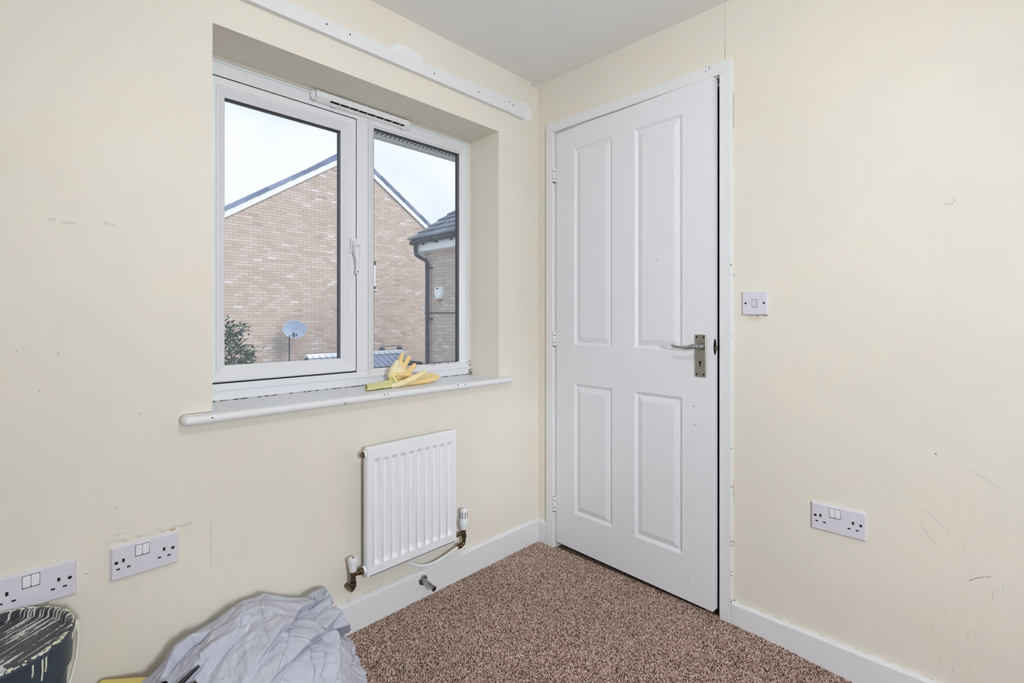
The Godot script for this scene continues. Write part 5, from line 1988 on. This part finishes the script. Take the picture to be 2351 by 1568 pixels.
func garden() -> void:
	# shed
	var t = thing("garden_shed", "garden shed with a ribbed pale grey roof below the brick gable", "shed", V(3.88, -2.6, -9.2))
	var o = -t.position
	var x0 = 2.66
	var x1 = 5.10
	var ry = 0.245
	var hw = 1.15
	var sp = 0.44
	var ey = ry - hw * sp
	var cream = mat(c8(120, 128, 138), 0.8)
	var b = MB.new()
	b.prism([V(x0 + 0.004, -2.6, -9.2 - hw + 0.08) + o, V(x0 + 0.004, ey, -9.2 - hw + 0.08) + o, V(x0 + 0.004, ry - 0.01, -9.2) + o, V(x0 + 0.004, ey, -9.2 + hw - 0.08) + o, V(x0 + 0.004, -2.6, -9.2 + hw - 0.08) + o].map(func(p): return p), V(x1 - x0 - 0.06, 0, 0))
	part("walls", b.mesh(), mat(c8(38, 50, 70), 0.6), t)
	var sheet = mat(c8(186, 194, 216), 0.5)
	var ribm = mat(c8(112, 122, 152), 0.5)
	for s in [-1.0, 1.0]:
		b = MB.new()
		var q4 = [V(x0, ry, -9.2) + o, V(x0, ey, -9.2 + s * hw) + o, V(x0, ey + 0.02, -9.2 + s * hw) + o, V(x0, ry + 0.02, -9.2) + o]
		b.prism(q4, V(x1 - x0, 0, 0))
		var rf = part("roof", b.mesh(), sheet, t)
		for i in 16:
			var x = x0 + 0.10 + i * 0.15
			var rb = MB.new()
			rb.prism([V(x - 0.007, ry + 0.018, -9.2 + s * 0.05) + o, V(x + 0.007, ry + 0.018, -9.2 + s * 0.05) + o, V(x + 0.005, ry + 0.028, -9.2 + s * 0.05) + o, V(x - 0.005, ry + 0.028, -9.2 + s * 0.05) + o], V(0, ey - ry + 0.02, s * hw - s * 0.05))
			part("rib", rb.mesh(), ribm, rf)
	b = MB.new()
	b.prism([V(x0 + 0.01, ry - 0.025, -9.2 + 0.15) + o, V(x0 + 0.01, ry + 0.055, -9.2) + o, V(x0 + 0.01, ry - 0.025, -9.2 - 0.15) + o], V(x1 - x0, 0, 0))
	part("ridge_cap", b.mesh(), mat(c8(244, 246, 248), 0.5), t)

	# dish on a pole
	var d = thing("satellite_dish", "grey oval satellite dish on a pole before the brick gable", "satellite dish", V(3.05, -2.6, -11.2))
	o = -d.position
	var grey = mat(c8(150, 168, 194), 0.5)
	var dk = mat(c8(60, 66, 74), 0.5)
	b = MB.new()
	b.tube([V(3.05, -2.6, -11.18) + o, V(3.05, 0.66, -11.18) + o], 0.018, 10)
	part("pole", b.mesh(), dk, d)
	var face = V(-0.30, 0.30, 1.0).normalized()
	var bs = Basis(V(1, 0, 0.3).normalized(), face.cross(V(1, 0, 0.3).normalized()).normalized(), face)
	var cc = V(3.20, 0.81, -11.22) + o
	b = MB.new()
	for back in [false, true]:
		var rows = []
		for i in 9:
			var r = i / 8.0
			var rg = PackedVector3Array()
			for j in 40:
				var a = TAU * j / 40.0
				rg.append(cc + bs * V(cos(a) * r * 0.275, sin(a) * r * 0.235, 0.045 * r * r - (0.006 if back else 0.0)))
			rows.append(rg)
		b.grid(rows, true, back)
	part("reflector", b.mesh(), grey, d)
	b = MB.new()
	var rp = []
	for j in 41:
		var a = TAU * j / 40.0
		rp.append(cc + bs * V(cos(a) * 0.275, sin(a) * 0.235, 0.043))
	b.tube(rp, 0.006, 8)
	part("rim", b.mesh(), mat(c8(205, 212, 224), 0.5), d)
	var lnb = V(3.055, 0.69, -10.93) + o
	b = MB.new()
	b.tube([cc + bs * V(-0.02, -0.22, 0.03), lnb], 0.010, 8)
	b.tube([cc + bs * V(0.05, -0.18, 0.03), lnb + V(0.06, -0.02, 0)], 0.006, 8)
	part("arm", b.mesh(), dk, d)
	b = MB.new()
	b.tube([lnb, lnb + (cc - lnb).normalized() * 0.07], 0.028, 12)
	b.tube([lnb + V(0.07, -0.02, 0), lnb + V(0.07, -0.02, 0) + (cc - lnb).normalized() * 0.06], 0.022, 12)
	b.bev(at(lnb + V(0.0, -0.03, 0)), V(0.05, 0.05, 0.05), 0.01)
	part("receiver", b.mesh(), dk, d)
	b = MB.new()
	b.tube([V(3.05, 0.60, -11.18) + o, cc + bs * V(0.0, -0.05, -0.02)], 0.014, 8)
	for s in [[-0.03, 0.02], [0.04, 0.02]]:
		b.lathe(at(cc + bs * V(s[0], s[1], 0.004), bs * Basis(Vector3.RIGHT, PI / 2)), [Vector2(0.010, 0.0), Vector2(0.010, 0.006), Vector2(0.0, 0.008)], 10)
	part("bracket", b.mesh(), dk, d)

	# dark posts with a rail behind the shed
	var tr = thing("garden_arbour", "dark two-post arbour with a thin rail behind the shed", "arbour", V(5.6, -2.6, -10.5))
	o = -tr.position
	for px in [5.315, 5.875]:
		part("post", box_mesh(V(px - 0.062, -2.6, -10.56) + o, V(px + 0.062, 0.27, -10.44) + o, 0.008), mat(c8(46, 54, 66), 0.7), tr)
	b = MB.new()
	b.bev(at(V(5.595, 0.318, -10.5) + o), V(0.70, 0.032, 0.05), 0.006)
	b.box(V(5.29, 0.26, -10.52) + o, V(5.34, 0.31, -10.48) + o)
	b.box(V(5.85, 0.26, -10.52) + o, V(5.90, 0.31, -10.48) + o)
	part("rail", b.mesh(), mat(c8(150, 152, 156), 0.7), tr)

	# low dark roof by the foot of the nearer house
	var lr = thing("lean_to_roof", "low dark lean-to roof at the foot of the brick wall", "roof", V(4.4, -2.6, -8.0))
	o = -lr.position
	b = MB.new()
	b.prism([V(4.36, 0.15, -8.1) + o, V(4.70, 0.10, -8.1) + o, V(4.70, 0.05, -8.1) + o, V(4.36, 0.10, -8.1) + o], V(0, 0, 0.42))
	part("roof_sheet", b.mesh(), mat(c8(52, 60, 72), 0.6), lr)
	part("wall", box_mesh(V(4.40, -2.6, -8.06) + o, V(4.68, 0.05, -7.72) + o), cream, lr)

	tree()

func tree() -> void:
	var t = thing("garden_tree", "dark green broad-leaved tree in the garden left of the dish", "tree", V(0.15, -2.6, -6.6))
	var r = RandomNumberGenerator.new()
	r.seed = 8
	var bark = mat(c8(84, 72, 62), 0.9)
	var b = MB.new()
	b.tube([V(0, 0, 0), V(0.03, 1.4, 0.02), V(-0.02, 2.6, 0.0), V(0.02, 3.3, 0.02)], 0.05, 10, [0.075, 0.055, 0.035, 0.012])
	var ends = []
	for q in [[0.46, 3.58, 0.05], [0.30, 3.62, 0.1], [0.16, 3.66, -0.1], [0.55, 3.18, 0.12], [0.50, 3.30, -0.05], [0.62, 3.22, 0.0], [0.34, 3.34, 0.16], [0.20, 3.40, 0.1], [0.42, 2.98, 0.1], [0.30, 3.08, -0.1], [0.54, 3.00, 0.05], [0.18, 3.02, 0.15], [0.60, 2.86, 0.0], [0.38, 2.84, 0.1], [-0.1, 3.5, 0.1], [-0.3, 3.6, 0.0], [-0.5, 3.3, 0.1], [-0.4, 3.0, -0.1], [-0.2, 3.2, 0.2], [0.0, 3.75, 0.0], [-0.6, 2.9, 0.1], [0.05, 2.9, 0.25], [0.25, 2.75, -0.2], [0.48, 2.72, 0.12]]:
		var e = V(q[0], q[1], q[2])
		var s = V(0.0, q[1] - 0.5 - absf(q[0]) * 0.35, 0.0)
		var m = s.lerp(e, 0.55) + V(0, 0.06, 0)
		b.tube([s, m, e], 0.01, 6, [0.018, 0.010, 0.004])
		ends.append([m, e])
	part("trunk", b.mesh(), bark, t)
	var lm = mat(Color.WHITE, 0.5)
	lm.vertex_color_use_as_albedo = true
	lm.backlight_enabled = true
	lm.backlight = Color(0.12, 0.16, 0.06)
	b = MB.new()
	var greens = [c8(44, 88, 68), c8(32, 68, 54), c8(66, 112, 84), c8(50, 94, 68), c8(80, 84, 60)]
	for e in ends:
		for k in 60:
			var f = pow(r.randf(), 0.55)
			var c: Vector3 = e[0].lerp(e[1], f) + V(r.randfn(), r.randfn(), r.randfn()) * 0.05
			var bs = Basis.from_euler(V(r.randf_range(-0.9, 0.5), r.randf() * TAU, r.randf_range(-0.5, 0.5)))
			var l = r.randf_range(0.07, 0.12)
			var w = l * 0.24
			b.tint = lin(greens[r.randi() % 5])
			var p0 = c
			var p1 = c + bs * V(w, 0.004, l * 0.45)
			var p2 = c + bs * V(0, -0.012, l)
			var p3 = c + bs * V(-w, 0.004, l * 0.45)
			var mid = c + bs * V(0, -0.006, l * 0.5)
			for tr3 in [[p0, p1, mid], [p1, p2, mid], [p2, p3, mid], [p3, p0, mid]]:
				b.tri(tr3[0], tr3[1], tr3[2])
	part("foliage", b.mesh(), lm, t).set_meta("kind", "stuff")
